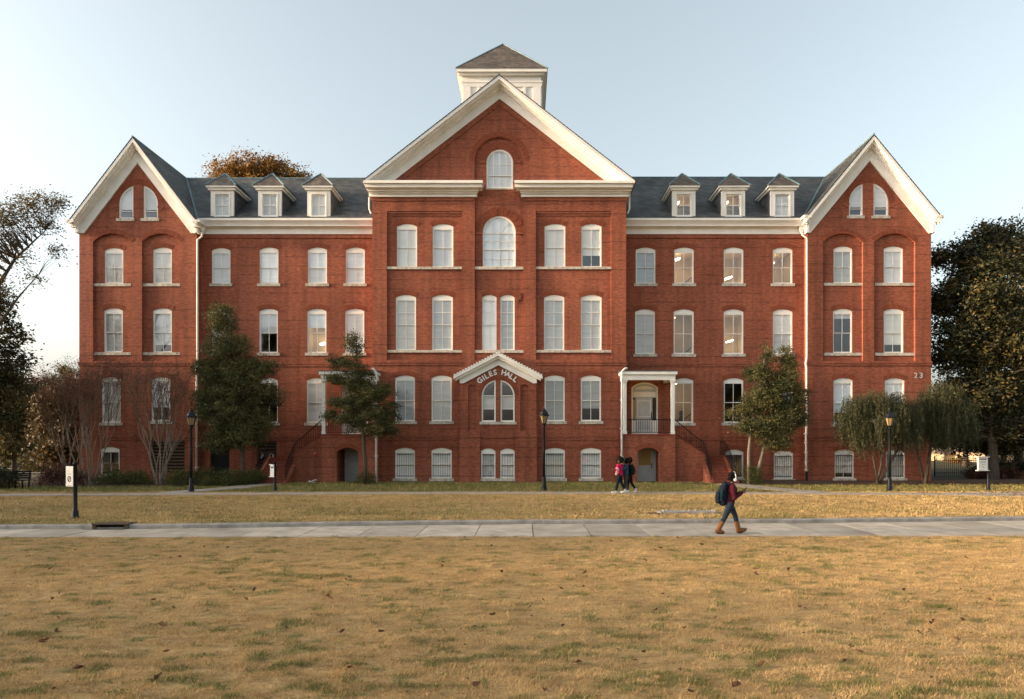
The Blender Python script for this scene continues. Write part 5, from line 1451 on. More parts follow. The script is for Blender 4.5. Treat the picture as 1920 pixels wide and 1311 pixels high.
woods = [(25, 62, 745, 4.0, 3.6, 'leaf_olive', 'olive tree behind the bench'), (80, 74, 770, 4.2, 3.6, 'leaf_olive', 'low olive tree beyond the parked cars'), (118, 58, 760, 2.6, 2.9, 'leaf_brown', 'russet tree close to the left gable'),
         (140, 88, 735, 3.6, 4.0, 'leaf_olive', 'tall distant olive tree rising behind the left gable'), (-10, 90, 720, 5.0, 4.6, 'leaf_brown', 'distant russet tree behind the oak branches'), (60, 100, 760, 5.0, 3.4, 'leaf_olive', 'far olive tree above the car park'), (108, 108, 720, 2.2, 4.2, 'leaf_olive', 'far pointed tree showing beside the left gable')]
for k, (px, Y, py, rx, rz, mt, lab) in enumerate(woods):
    big(lab, px, Y, [(px, py + 40, 0, rx, rx * .8, rz * .6), (px - 15, py + 5, 0, rx * .6, rx * .6, rz * .5), (px + 12, py - 15, 0, rx * .5, rx * .5, rz * .5), (px + 18, py + 60, 0, rx * .7, rx * .7, rz * .5), (px - 6, py + 95, 0, rx * .9, rx * .7, rz * .4)],
        230, 60, .42, .30, mt, 60 + k, .2, 'trees beyond the left end of the hall', 'background_tree', hz=4)
# unseen trees added out of view on the left, sized to shade lawn and lower facade
for k, (x, y, h) in enumerate(((-46, 19, 12.5), (-49, 27, 14), (-46, 34, 13), (-50, 41, 13), (-48, 11, 13.5), (-46, 3, 12), (-49, -5, 13))):
    z0 = 0.0 if y < 20 else G(x, y)
    make_tree('unseen_shade_tree', 'leafy tree added out of view on the left to shade the lawn', (x, y, z0), [[(0, 0, -.3, .3), (0, 0, 3, .25), (.2, 0, h * .8, .08)]],
        [(0, 0, h * .62, 3.6, 4.4, h * .30), (-.5, 1, h * .42, 3.9, 4.6, h * .22), (.5, -1, h * .30, 3.4, 4.2, h * .2)], 300, 40, .5, .34, 'leaf_olive', group='unseen trees added to shade the lawn', seed=80 + k, limb=.15)

# ---- bare crape myrtles
def crape(label, basepx, Y, stems, hgt, spread, seed, lean=0.0, leaves=0):
    bx = PX(basepx, Y); b = G(bx, Y); rng = random.Random(seed)
    T = empty('crape_myrtle', (bx, Y, b)); tag(T, label, 'tree', 'bare crape myrtles by the left gable')
    tk, tw = MB(), MB(); tips = []
    def grow(p, d, r, ln, lvl):
        pts = [p]; q = p.copy(); dd = d.copy(); n = 4
        for i in range(n):
            dd = (dd + Vector((rng.gauss(0, .10), rng.gauss(0, .10), .06))).normalized(); q = q + dd * ln / n; pts.append(q.copy())
        (tk if lvl < 2 else tw).tube(pts, [r * (1 - .38 * i / n) for i in range(n + 1)], 6 if lvl < 2 else 3, False)
        if lvl >= 4: tips.append(q); return
        for j in range(rng.choice((2, 3, 3)) if lvl < 3 else 3):
            a = rng.uniform(0, 6.28); sp = .30 if lvl else .22
            nd = (dd + Vector((math.cos(a) * sp, math.sin(a) * sp, .25))).normalized()
            grow(q, nd, r * .60, ln * rng.uniform(.62, .88), lvl + 1)
    for k in range(stems):
        a = 2 * PI * k / stems + rng.uniform(-.3, .3); sp = spread * rng.uniform(.5, 1.1)
        d = Vector((math.cos(a) * sp + lean, math.sin(a) * sp * .6, 1)).normalized()
        grow(Vector((math.cos(a) * .15, math.sin(a) * .12, -.1)), d, rng.uniform(.035, .055), hgt * rng.uniform(.30, .37), 0)
    tk.build('trunk', M['bark_pale'], T, True, False)
    tw.build('twigs', M['twig'], T, False, False)
    if leaves:
        r2 = np.random.default_rng(seed); P = np.array([tips[i] for i in r2.integers(0, len(tips), leaves)]) + r2.normal(0, .12, (leaves, 3))
        v, f, s = leaf_quads(P, .07, r2.uniform(0, 1, leaves), r2)
        link('seed_heads', fast_mesh('seed_heads', v, f, shade=s), M['leaf_red'], T)
crape('large bare crape myrtle with many pale stems before the louvred vent', 300, 36.3, 10, 6.2, .34, 7, leaves=2500)
crape('smaller bare crape myrtle with russet twigs at the outer corner of the left gable', 168, 36.2, 8, 5.6, .32, 9, -.05, leaves=5200)
crape('bare crape myrtle leaning away from the left gable behind the red shrub', 128, 39.5, 7, 6.2, .38, 12, .05, leaves=3800)

# ---- shrubs
def shrub(name, label, x, y, rx, ry, h, n, mat, seed, leaf=.075, group='shrubs at the foot of the left gable'):
    rng = np.random.default_rng(seed); b = G(x, y)
    T = empty(name, (x, y, b)); tag(T, label, 'shrub', group)
    c = rng.normal(0, 1, (60, 3)); c /= np.linalg.norm(c, axis=1)[:, None]; c[:, 2] = np.abs(c[:, 2])
    c *= np.array([rx, ry, h * .8]) * (rng.uniform(.35, 1, 60) ** .5)[:, None]; c[:, 2] += h * .08
    ci = rng.integers(0, 60, n); P = c[ci] + rng.normal(0, 1, (n, 3)) * np.array([.17, .15, .13]); P[:, 2] = np.abs(P[:, 2])
    sh = np.clip(rng.uniform(.1, .9, 60)[ci] + rng.normal(0, .15, n), 0, 1)
    v, f, s = leaf_quads(P, leaf, sh, rng)
    mb = MB()
    for k in range(14): mb.tube([(rng.normal(0, .1), rng.normal(0, .1), -.05), tuple(c[k] * .6), tuple(c[k])], [.02, .014, .006], 4, False)
    mb.build('stems', M['bark'], T, False, False)
    link('foliage', fast_mesh('foliage', v, f, shade=s), M[mat], T)
for k, (px, Y, rx, h, lab) in enumerate(((212, 36.4, .9, .75, 'green shrub under the barred basement window of the left gable'), (255, 36.1, .9, .8, 'green shrub left of the crape myrtle stems'), (345, 36.0, .85, .85, 'green shrub right of the crape myrtle stems'),
        (392, 36.0, 1.0, 1.0, 'rounded green shrub under the dark blue basement door'), (432, 35.9, .85, .95, 'yellowish green shrub left of the evergreen trunk'), (478, 36.6, .55, .85, 'small olive shrub below the brown louvre'))):
    shrub('shrub', lab, PX(px, Y), Y, rx, .7, h, 3400, 'leaf_shrub', 90 + k)
shrub('red_shrub', 'low arching red brown shrub beside the bench', PX(118, 36), 36.0, 1.25, .8, 1.25, 6500, 'leaf_red', 97, .08)
shrub('shrub', 'small dark shrub round the trunk before the left porch', PX(686, 36.3), 36.3, .45, .4, .75, 1800, 'leaf_shrub', 98, .07, 'shrubs round the tree trunks')
shrub('shrub', 'dark upright shrub round the forked trunks', PX(1410, 36.4), 36.4, .40, .4, 1.25, 2600, 'leaf_shrub', 99, .07, 'shrubs round the tree trunks')
shrub('shrub', 'dark shrub partly hiding the bench end', PX(2, 33.5), 33.5, .7, .6, 1.2, 3000, 'leaf_dark', 100, .1)

# far wood closing the view on either side
def wood(name, label, pa, pb, Y, top, n, mat, seed):
    rng = np.random.default_rng(seed); x0, x1 = PX(pa, Y), PX(pb, Y); m = n // 90
    cx = rng.uniform(x0, x1, m); zt = PZ(top, Y) + 2.2 * (fbm(cx * .22, cx * 0, seed, 3) - .5) * 2
    base = gz(cx, np.full(m, Y)); c = np.stack([cx, Y + rng.uniform(-4, 4, m), base + (zt - base) * rng.uniform(0, 1, m) ** .7], -1)
    ci = rng.integers(0, m, n); P = c[ci] + rng.normal(0, 1, (n, 3)) * np.array([.7, .6, .5])
    v, f, s = leaf_quads(P, .42, np.clip(rng.uniform(0, .9, m)[ci] + rng.normal(0, .12, n), 0, 1), rng)
    tag(link(name, fast_mesh(name, v, f, shade=s), M[mat]), label, 'wood', kind='stuff')
wood('distant_wood', 'distant olive wood closing the view beyond the parked cars', -260, 175, 132, 800, 30000, 'leaf_olive', 201)
wood('distant_hedge', 'dark distant hedge beyond the tan buildings', 1730, 2150, 100, 835, 16000, 'leaf_dark', 202)
# ------------------------------------------------------------------ street furniture
def lamp_post():
    T = empty('lamp_post', (0, 0, 0))
    b = MB().lathe([(.17, 0), (.17, .05), (.14, .08), (.13, .24), (.10, .30), (.095, .62), (.07, .70)], 12).build('base', M['post'], T, True)
    MB().lathe([(.068, .68), (.060, 2.0), (.050, 3.05), (.07, 3.08), (.07, 3.12), (.045, 3.16)], 12).build('pole', M['post'], T, True)
    la = MB().lathe([(.06, 3.14), (.10, 3.17), (.12, 3.22)], 8).build('lantern', M['post'], T)
    for k in range(8):
        a = 2 * PI * k / 8 + PI / 8
        MB().tube([(.115 * math.cos(a), .115 * math.sin(a), 3.21), (.215 * math.cos(a), .215 * math.sin(a), 3.60)], .010, 4).build('rib', M['post'], la)
    MB().lathe([(.105, 3.215), (.16, 3.40), (.205, 3.60)], 8, rot=PI / 8).build('glass', M['lantern_glass'], la)
    MB().lathe([(.255, 3.58), (.26, 3.63), (.20, 3.68), (.17, 3.76), (.10, 3.84), (.07, 3.88), (.075, 3.91), (.03, 3.95), (.02, 4.0)], 8, rot=PI / 8).build('cap', M['post'], la)
    return T
M['lantern_glass'] = mat_plain('lantern_glass', (0.24, 0.175, 0.09), .25)
lp = lamp_post()
labs = ['black lamp post with amber lantern before the middle block of the hall', 'black lamp post with amber lantern between the crape myrtle and the evergreen', 'black lamp post with amber lantern before the weeping trees']
for k, (px, Y, s) in enumerate(((1020, 32.7, 1.0), (358.5, 31.6, .965), (1668, 32.2, .965))):
    o = lp if k == 0 else copy_tree(lp)
    x = PX(px, Y); o.location = (x, Y, G(x, Y) - .01); o.scale = (s, s, s); o.rotation_euler.z = k * .2
    tag(o, labs[k], 'lamp post', 'lamp posts along the building path')

def sign_post(h, pw, ph, pz, rot, side, moulded, marks):
    """dark post carrying a white panel on one side"""
    T = empty('sign_post', (0, 0, 0)); T.rotation_euler.z = 0
    MB().lathe([(.12, 0), (.12, .05), (.095, .08), (.085, .22), (.06, .28), (.055, h - .06), (.07, h - .05), (.07, h - .02), (.04, h), (.03, h + .04)], 10).build('post', M['post'], T, True)
    cx = side * (.05 + pw / 2)
    R = Matrix.Rotation(rot, 4, 'Z')
    def put(mb): mb.v = [tuple(R @ Vector(v)) for v in mb.v]; return mb
    P = put(MB().box(cx - pw / 2, cx + pw / 2, -.035, .035, pz, pz + ph)).build('panel', M['sign'], T)
    if moulded:
        for z in (pz - .035, pz + ph): put(MB().box(cx - pw / 2 - .06, cx + pw / 2 + .06, -.07, .07, z, z + .035)).build('moulding', M['sign'], P)
    for kind, u, v, w, hh in marks:
        x0, z0 = cx + (u - .5) * pw, pz + v * ph
        if kind == 'ring':
            mb = MB(); pts = [(x0 + w * math.cos(t), -.038, z0 + w * math.sin(t)) for t in np.linspace(0, 2 * PI, 25)]
            mb.tube(pts, hh, 5); pts = [(x0 + w * .55 * math.sin(2 * t) * .9, -.038, z0 + w * .9 * math.cos(t)) for t in np.linspace(0, PI, 20)]
            mb.tube(pts, hh * .9, 5); put(mb).build('emblem', M['blue'], P)
        else: put(MB().box(x0 - w / 2, x0 + w / 2, -.0385, -.035, z0 - hh / 2, z0 + hh / 2)).build('printed_line', M['blue' if kind == 'navy' else 'print_grey'], P)
    return T
s1 = sign_post(1.72, .42, .62, .98, math.radians(-30), -1, False, [('grey', .5, .72, .10, .018), ('grey', .5, .62, .22, .02), ('ring', .5, .37, .085, .012), ('grey', .5, .05, .3, .015)])
x = PX(141, 20.9); s1.location = (x, 20.9, G(x, 20.9) - .01); tag(s1, 'dark sign post with a white panel bearing a round blue emblem near the curb', 'sign', 'sign posts on the lawn')
s2 = sign_post(1.42, .34, .52, .72, math.radians(-40), -1, True, [('navy', .5, .80, .2, .06)])
x = PX(516, 31.9); s2.location = (x, 31.9, G(x, 31.9) - .01); tag(s2, 'short dark post with narrow white notice board by the left stair path', 'sign', 'sign posts on the lawn')
s3 = sign_post(1.70, .50, .60, 1.0, math.radians(8), -1, True, [('navy', .5, .86, .34, .045), ('grey', .5, .68, .30, .018), ('grey', .5, .60, .34, .016), ('grey', .5, .45, .12, .02), ('grey', .5, .25, .07, .03)])
x = PX(1853, 32.3); s3.location = (x, 32.3, G(x, 32.3) - .01); tag(s3, 'dark post with square white notice board under the magnolia', 'sign', 'sign posts on the lawn')

# bench at the left edge
x = PX(22, 33.6); B = empty('park_bench', (x, 33.6, G(x, 33.6))); tag(B, 'dark slatted park bench under the holly tree', 'bench')
for k in range(5): MB().box(-.75, .75, -.22 + .095 * k, -.145 + .095 * k, .42, .45).build('seat_slat', M['iron'], B)
for k in range(4): MB().box(-.75, .75, .26 + .02 * k, .285 + .02 * k, .50 + .10 * k, .58 + .10 * k).build('back_slat', M['iron'], B)
for sx_ in (-.65, 0, .65):
    MB().box(sx_ - .025, sx_ + .025, -.2, -.15, -.02, .419).build('leg', M['iron'], B); MB().prismx([(.20, -.02), (.25, -.02), (.385, .90), (.345, .90)], sx_ - .025, sx_ + .025).build('leg', M['iron'], B)

# iron fence at the right
x0, x1, Yf = PX(1752, 46), PX(1850, 46), 46.0
F = empty('iron_fence', (x0, Yf, G(x0, Yf))); tag(F, 'black iron picket fence beyond the right gable', 'fence')
for z in (.15, 1.0): MB().box(0, x1 - x0 + 3, -.015, .015, z, z + .04).build('rail', M['iron'], F)
n = int((x1 - x0 + 3) / .13)
pm = MB().box(-.011, .011, -.011, .011, -.1, 1.2).mesh('picket'); pm.materials.append(M['iron'])
for k in range(n):
    o = bpy.data.objects.new('picket', pm); C.objects.link(o); o.parent = F; o.location = ((x1 - x0 + 3) * (k + .5) / n, 0.03, 0)
for u in (0, .5, 1): MB().box((x1 - x0 + 3) * u - .04, (x1 - x0 + 3) * u + .04, -.06, -.016, -.1, 1.3).build('post', M['iron'], F)

# houses beyond the fence
M['tan'] = mat_noise('tan_render', (0.32, 0.25, 0.16), (0.40, 0.31, 0.20), .8, .9)
def house(label, pa, pb, Y, top, base, mat, wins, roof=True):
    x0, x1 = PX(pa, Y), PX(pb, Y); z0 = -.3; z1 = PZ(top, Y)
    H = empty('house', ((x0 + x1) / 2, Y, 0), True); tag(H, label, 'building', 'houses beyond the fence')
    hs = [rect(PX(a, Y), PX(b_, Y), PZ(d, Y), PZ(c, Y)) for a, b_, c, d in wins]
    sheet('wall', rect(x0, x1, z0, z1), hs, Y, .3, M[mat], H)
    for xx in (x0, x1): MB().poly([(xx, Y, z0), (xx, Y + 9, z0), (xx, Y + 9, z1), (xx, Y, z1)]).build('wall', M[mat], H, fix=False)
    for w in hs:
        wf = MB().ring(w, inset(w, .07), Y + .1, Y + .2).build('window', M['white'], H)
        MB().prism(inset(w, .07), Y + .14, Y + .15).build('pane', M['drain'], wf)
    MB().prismx([(Y - .4, z1), (Y + 9.4, z1), (Y + 4.5, z1 + 2.6)], x0 - .4, x1 + .4).build('roof', M['slate2'], H)
house('pale tan house seen between the gable corner and the fence', 1742, 1766, 92, 860, 890, 'tan', [(1748, 1752, 868, 876), (1757, 1761, 868, 876)])
house('taller tan building catching low sun beyond the fence', 1769, 1835, 84, 850, 890, 'tan', [(1786, 1791, 858, 868), (1800, 1805, 858, 868), (1815, 1820, 858, 868)])
house('long tan building seen behind the magnolia trunks', 1852, 1960, 78, 848, 890, 'tan', [(1900, 1906, 858, 870)])
big('small golden tree beside the sunlit tan building', 1798, 76, [(1798, 872, 0, 1.3, 1.1, 1.0), (1812, 876, 0, 1, .9, .8), (1788, 878, 0, .8, .8, .6)], 90, 40, .2, .16, 'leaf_amber', 120, .07, 'trees beyond the fence', 'autumn_tree', hz=1.5)
for k, (px, Y, py, r_) in enumerate(((1880, 56, 790, 4.2), (1960, 52, 760, 4.5), (1810, 66, 800, 3.6))):
    big(['dark evergreen close behind the magnolia trunks', 'dark evergreen at the far right behind the notice board', 'dark evergreen hanging over the tan building'][k], px, Y, [(px, py, 0, r_, r_ * .7, 2.0), (px - 20, py - 40, 0, r_ * .7, r_ * .6, 2), (px + 25, py + 15, 0, r_ * .7, r_ * .6, 1.6)], 200, 50, .42, .28, 'leaf_dark', 130 + k, .25, 'evergreens beyond the fence', 'evergreen_tree', hz=4)
x = PX(1880, 40); 
shrub('shrub', 'low dark hedge shrub between the magnolia trunks and the fence', PX(1905, 43), 43, 3.2, .8, 1.1, 7000, 'leaf_dark', 140, .14, 'shrubs under the magnolias')
shrub('shrub', 'low russet shrub behind the notice board post', PX(1870, 42), 42, 2.0, .7, .7, 4000, 'leaf_red', 141, .11, 'shrubs under the magnolias')

# parked cars and a lit lamp far off on the left
M['car_white'] = mat_plain('car_white', (0.62, 0.64, 0.66), .3); M['car_blue'] = mat_plain('car_blue', (0.16, 0.20, 0.28), .3); M['car_dark'] = mat_plain('car_dark', (0.03, 0.03, 0.035), .3); M['car_tan'] = mat_plain('car_silver', (0.40, 0.38, 0.36), .3)
M['tyre'] = mat_plain('tyre', (0.02, 0.02, 0.02), .9); M['car_glass'] = mat_plain('car_window', (0.03, 0.04, 0.05), .1)
def car(label, px, Y, mat, rot):
    x = PX(px, Y); T = empty('parked_car', (x, Y, G(x, Y))); T.rotation_euler.z = rot; tag(T, label, 'car', 'cars parked beyond the bench')
    body = [(-2.2, .35), (-2.15, .75), (-1.9, .88), (-1.2, .95), (.9, .95), (1.9, .82), (2.2, .65), (2.2, .35)]
    MB().prism(body[::-1], -.85, .85).build('body', M[mat], T)
    MB().prism([(-1.55, .93), (1.05, .93), (.45, 1.40), (-.95, 1.42)], -.74, .74).build('cabin', M['car_glass'], T)
    MB().prism([(-.98, 1.415), (.47, 1.40), (.40, 1.46), (-.85, 1.48)], -.72, .72).build('roof', M[mat], T)
    for wx in (-1.35, 1.38):
        for wy in (-.86, .70):
            w = MB().tube([(wx, wy, .32), (wx, wy + .16, .32)], .32, 14).build('wheel', M['tyre'], T)
            MB().tube([(wx, wy - .01 if wy < 0 else wy + .16, .32), (wx, wy if wy < 0 else wy + .17, .32)], .19, 10).build('rim', M['car_tan'], w)
    for wy in (-.6, .42): MB().box(2.17, 2.215, wy, wy + .18, .60, .70).build('headlight', M['letter'], T)
for a in (('white parked car nearest the holly tree', 22, 112, 'car_white', .15), ('silver parked car between the white and the black ones', 42, 116, 'car_tan', 1.2), ('black parked car beneath the lit lamp', 58, 108, 'car_dark', .1), ('blue grey parked car right of the lit lamp', 76, 114, 'car_blue', .1), ('dark parked car close to the red brown shrub', 97, 112, 'car_dark', .2), ('white parked car half hidden by the red brown shrub', 122, 116, 'car_white', .1)): car(*a)
o = copy_tree(lp); Y = 96; x = PX(55, Y); o.location = (x, Y, G(x, Y)); tag(o, 'distant lamp post with a glowing orange lantern above the parked cars', 'lamp post', 'lamp posts along the building path'); o.scale = (1.05, 1.05, 1.05)
M['lantern_lit'] = mat_plain('lit_lantern', (0.9, 0.6, 0.3), .4, 0, (1.0, .50, .16), 5.0)
for ch in o.children:
    for g in ch.children:
        if g.name.startswith('glass'):
            g.data = g.data.copy(); g.data.materials.clear(); g.data.materials.append(M['lantern_lit'])

# scrap of white pipe by the left stair
x, y = PX(584, 37.6), 37.6
Pp = empty('bent_pipe', (x, y, G(x, y))); tag(Pp, 'tangle of bent white pipe lying by the left porch base', 'pipe')
for pts in ([(-.2, 0, .05), (0, .02, .08), (.25, 0, .20)], [(-.15, .05, .12), (.0, 0, .04), (.2, -.05, .04)], [(-.05, .1, .02), (.05, 0, .13), (.30, .08, .16)]): MB().tube(pts, .02, 6).build('pipe_length', M['letter'], Pp, True)

# ------------------------------------------------------------------ people
def remeshed(mb, name, mat, parent, voxel=.010, smooth=4, fac=.5):
    me = mb.mesh(name + '_raw')
    t = bpy.data.objects.new('tmp', me); C.objects.link(t)
    r = t.modifiers.new('r', 'REMESH'); r.mode = 'VOXEL'; r.voxel_size = voxel
    s = t.modifiers.new('s', 'SMOOTH'); s.iterations = smooth; s.factor = fac
    dg = bpy.context.evaluated_depsgraph_get()
    out = bpy.data.meshes.new_from_object(t.evaluated_get(dg))
    bpy.data.objects.remove(t); bpy.data.meshes.remove(me)
    out.name = name
    for p in out.polygons: p.use_smooth = True
    return link(name, out, mat, parent)

def limb(mb, pts, rad, k=10):
    """tapered limb with rounded joints"""
    mb.tube(pts, rad, k)
    for p, r in zip(pts, rad): mb.ball(p, r, r, r, 10, 6)

def lerp3(a, b, t): return tuple(a[i] + (b[i] - a[i]) * t for i in range(3))

SK = {'skin1': (0.10, 0.043, 0.023), 'skin2': (0.15, 0.066, 0.034)}
for k, c in SK.items(): M[k] = mat_noise(k + '_tone', tuple(v * .9 for v in c), c, 6, .55)
M['hair'] = mat_noise('black_hair', (0.004, 0.003, 0.0025), (0.010, 0.007, 0.005), 60, .95)
def cloth(n, c, s=14): return mat_noise(n, tuple(v * .72 for v in c), c, s, .9, .25, 5)
M['maroon'] = cloth('maroon_knit', (0.075, 0.008, 0.016)); M['denim'] = cloth('blue_denim', (0.024, 0.036, 0.056)); M['tan_boot'] = cloth('tan_suede', (0.24, 0.105, 0.042))
M['sole'] = cloth('brown_sole', (0.10, 0.05, 0.022)); M['navy_pack'] = cloth('navy_pack', (0.008, 0.014, 0.026)); M['teal_trim'] = cloth('teal_trim', (0.0, 0.07, 0.055))
M['white_plastic'] = mat_plain('white_plastic', (0.75, 0.74, 0.72), .35)
M['pink'] = cloth('hot_pink_knit', (0.55, 0.012, 0.10)); M['light_pink'] = cloth('pale_pink', (0.78, 0.28, 0.34)); M['leggings'] = cloth('navy_leggings', (0.006, 0.013, 0.019)); M['white_shoe'] = cloth('white_shoe', (0.72, 0.71, 0.68))
M['teal_top'] = cloth('blue_denim_shirt', (0.024, 0.065, 0.10)); M['grey_pants'] = cloth('grey_trousers', (0.055, 0.047, 0.050)); M['black_cloth'] = cloth('black_cloth', (0.005, 0.0045, 0.005)); M['lilac_shoe'] = cloth('lilac_shoe', (0.50, 0.44, 0.52)); M['dark_pack'] = cloth('dark_pack', (0.02, 0.02, 0.019))

def hand(mb, wrist, dirv, palm_n, curl=.5, s=1.0):
    """palm, four jointed fingers and a thumb leaving the side of the palm"""
    d = Vector(dirv).normalized(); n = Vector(palm_n); n = (n - d * n.dot(d)).normalized(); w = d.cross(n)
    W = Vector(wrist)
    for a in (-.028, -.010, .010, .028): mb.tube([W + w * a * .6 * s, W + d * .085 * s + w * a * s], [.016 * s, .0135 * s], 7)
    for i, (a, ln) in enumerate(((-.030, .062), (-.010, .072), (.010, .068), (.029, .052))):
        p = W + d * .080 * s + w * a * s; q = d.copy(); pts = [p]
        for j in range(3):
            ang = curl * (.35 + .35 * j); q = (d * math.cos(ang) + n * math.sin(ang)); p = p + q * ln * s / 3 * (1.25 - .2 * j); pts.append(p)
        mb.tube(pts, [.0105 * s, .010 * s, .009 * s, .0075 * s], 6)
    p = W + d * .025 * s - w * .026 * s
    mb.tube([p, p + (d * .6 - w * .7 + n * .3).normalized() * .035 * s, p + (d * .95 - w * .55 + n * .5).normalized() * .068 * s], [.013 * s, .0115 * s, .009 * s], 6)

def head(mb, c, f, s=1.0):
    """skull, jaw, nose, lips, brow and ears; f = facing angle about Z (0 looks along +X)"""
    ca, sa = math.cos(f), math.sin(f)
    def P(x, y, z): return (c[0] + s * (ca * x - sa * y), c[1] + s * (sa * x + ca * y), c[2] + s * z)
    mb.ball(P(-.005, 0, .03), .093 * s, .078 * s, .105 * s, 14, 10)
    mb.ball(P(.03, 0, -.045), .062 * s, .056 * s, .068 * s, 12, 8)
    mb.ball(P(.066, 0, -.095), .022 * s, .024 * s, .018 * s, 10, 6)
    mb.tube([P(.083, 0, .02), P(.108, 0, -.022), P(.088, 0, -.034)], [.010 * s, .015 * s, .012 * s], 8)
    for y in (-.012, .012): mb.ball(P(.088, y, -.058), .011 * s, .016 * s, .008 * s, 8, 6)
    for y in (-.032, .032): mb.ball(P(.075, y, .022), .014 * s, .022 * s, .010 * s, 8, 6)
    for y in (-.078, .078): mb.ball(P(-.005, y, -.01), .020 * s, .010 * s, .032 * s, 8, 6)
    return P

def person(label, loc, J, spec, group=None):
    """J: joints in metres relative to loc; body grown as one surface, clothes as shells over it"""
    T = empty('person', loc); tag(T, label, 'person', group)
    b = MB(); f = spec['face']
    # torso
    pel, che, nec, hd = J['pelvis'], J['chest'], J['neck'], J['head']
    def torso(m, g, top=True):
        ax = spec.get('wide', 0)       # 0: shoulders run along Y (seen from the side)
        sx, sy = (.105, .155) if not ax else (.15, .11)
        n = 7
        for i in range(n):
            t = i / (n - 1); p = lerp3(pel, che, t)
            w = [1.0, .98, .86, .84, .95, 1.02, .92][i]
            m.ball(p, (sx * w) + g, (sy * w) + g, .10 + g, 12, 8)
        m.ball(lerp3(che, nec, .45), sx * .72 + g, sy * 1.0 + g, .075 + g, 12, 8)
    torso(b, 0)
    limb(b, [che, nec, lerp3(nec, hd, .7)], [.07, .052, .048])
    P = head(b, hd, f)
    for s in ('L', 'R'):
        limb(b, [J['sho' + s], J['elb' + s], J['wri' + s]], [.050, .038, .027])
        wr, el = Vector(J['wri' + s]), Vector(J['elb' + s])
        hand(b, wr, spec['hand' + s][0] if spec.get('hand' + s) else wr - el, spec['hand' + s][1] if spec.get('hand' + s) else (0, 0, -1), spec.get('curl' + s, .6))
        limb(b, [J['hip' + s], J['kne' + s], J['ank' + s]], [.085, .055, .038])
        limb(b, [J['ank' + s], J['toe' + s]], [.040, .028])
    remeshed(b, 'body', M[spec['skin']], T, .008, 3)
    # eyes
    for y in (-.032, .032): MB().ball(P(.082, y, .006), .010, .013, .009, 8, 6).build('eye', M['white_plastic'], T, True); MB().ball(P(.0895, y, .006), .004, .006, .006, 8, 6).build('pupil', M['hair'], T, True)
    # trousers
    m = MB()
    for s in ('L', 'R'): limb(m, [J['hip' + s], lerp3(J['hip' + s], J['kne' + s], .5), J['kne' + s], lerp3(J['kne' + s], J['ank' + s], .4), lerp3(J['kne' + s], J['ank' + s], .90)], [.105, .092, .070, .066, spec.get('cuff', .050)])
    sx, sy = (.118, .168) if not spec.get('wide') else (.165, .122)
    m.ball(pel, sx, sy, .13, 12, 8); m.ball(lerp3(pel, che, .2), sx * .96, sy * .95, .10, 12, 8)
    remeshed(m, 'trousers', M[spec['legs']], T, .011, 5)
    # top
    m = MB(); hem = spec.get('hem', .12)
    n = 6
    for i in range(n):
        t = hem + (1 - hem) * i / (n - 1); p = lerp3(pel, che, t); w = [1.05, 1.0, .95, .95, 1.0, .98][i]
        m.ball(p, (sx + .012) * w, (sy + .012) * w, .095, 12, 8)
    m.ball(lerp3(che, nec, .45), sx * .78, sy * 1.02, .085, 12, 8); m.ball(lerp3(che, nec, .85), .068, .068, .03, 10, 6)
    for s in ('L', 'R'):
        e = .93 if spec.get('sleeves', True) else .4
        limb(m, [J['sho' + s], lerp3(J['sho' + s], J['elb' + s], .5), J['elb' + s], lerp3(J['elb' + s], J['wri' + s], .5), lerp3(J['elb' + s], J['wri' + s], e)], [.076, .068, .060, .055, .042])
    remeshed(m, 'sweater' if spec.get('knit', True) else 'shirt', M[spec['top']], T, .011, 4)
    # shoes
    for s in ('L', 'R'):
        m = MB(); a, t_ = Vector(J['ank' + s]), Vector(J['toe' + s]); k = Vector(J['kne' + s])
        up = (k - a).normalized(); heel = a + (a - t_).normalized() * .035 - up * .055 if 'hee' + s not in J else Vector(J['hee' + s])
        limb(m, [heel, lerp3(heel, t_, .55), t_], [.048, .050, .036])
        if spec['shoe'] == 'tan_boot': limb(m, [heel + up * .01, a, a + up * .10, a + up * .19], [.052, .066, .070, .074])
        else: limb(m, [heel, a], [.046, .052])
        sh = remeshed(m, 'boot' if spec['shoe'] == 'tan_boot' else 'shoe', M[spec['shoe']], T, .009, 3)
        m = MB(); dn = Vector((0, 0, -.03)); m.tube([heel + dn, Vector(lerp3(heel, t_, .5)) + dn, t_ + dn * .6], [.044, .046, .034], 10)
        m.build('sole', M['sole' if spec['shoe'] == 'tan_boot' else 'white_shoe'], sh)
    # hair: a springy mass of overlapping tufts
    rng = random.Random(hash(label) % 9973 if False else len(label)); m = MB()
    hc, hr = spec['hair_c'], spec['hair_r']
    ca, sa = math.cos(f), math.sin(f)
    C0 = (hd[0] + ca * hc[0], hd[1] + sa * hc[0], hd[2] + hc[1])
    m.ball(C0, hr * .82, hr * .82, hr * .8, 14, 10)
    for i in range(90):
        v = Vector((rng.gauss(0, 1), rng.gauss(0, 1), rng.gauss(0, 1))).normalized()
        if v.x * ca + v.y * sa > .55 and v.z < .45: continue
        q = Vector(C0) + v * hr * rng.uniform(.70, .92); r_ = hr * rng.uniform(.16, .28)
        m.ball(q, r_, r_, r_, 6, 5)
    m.build('hair', M['hair'], T, True)
    return T, P

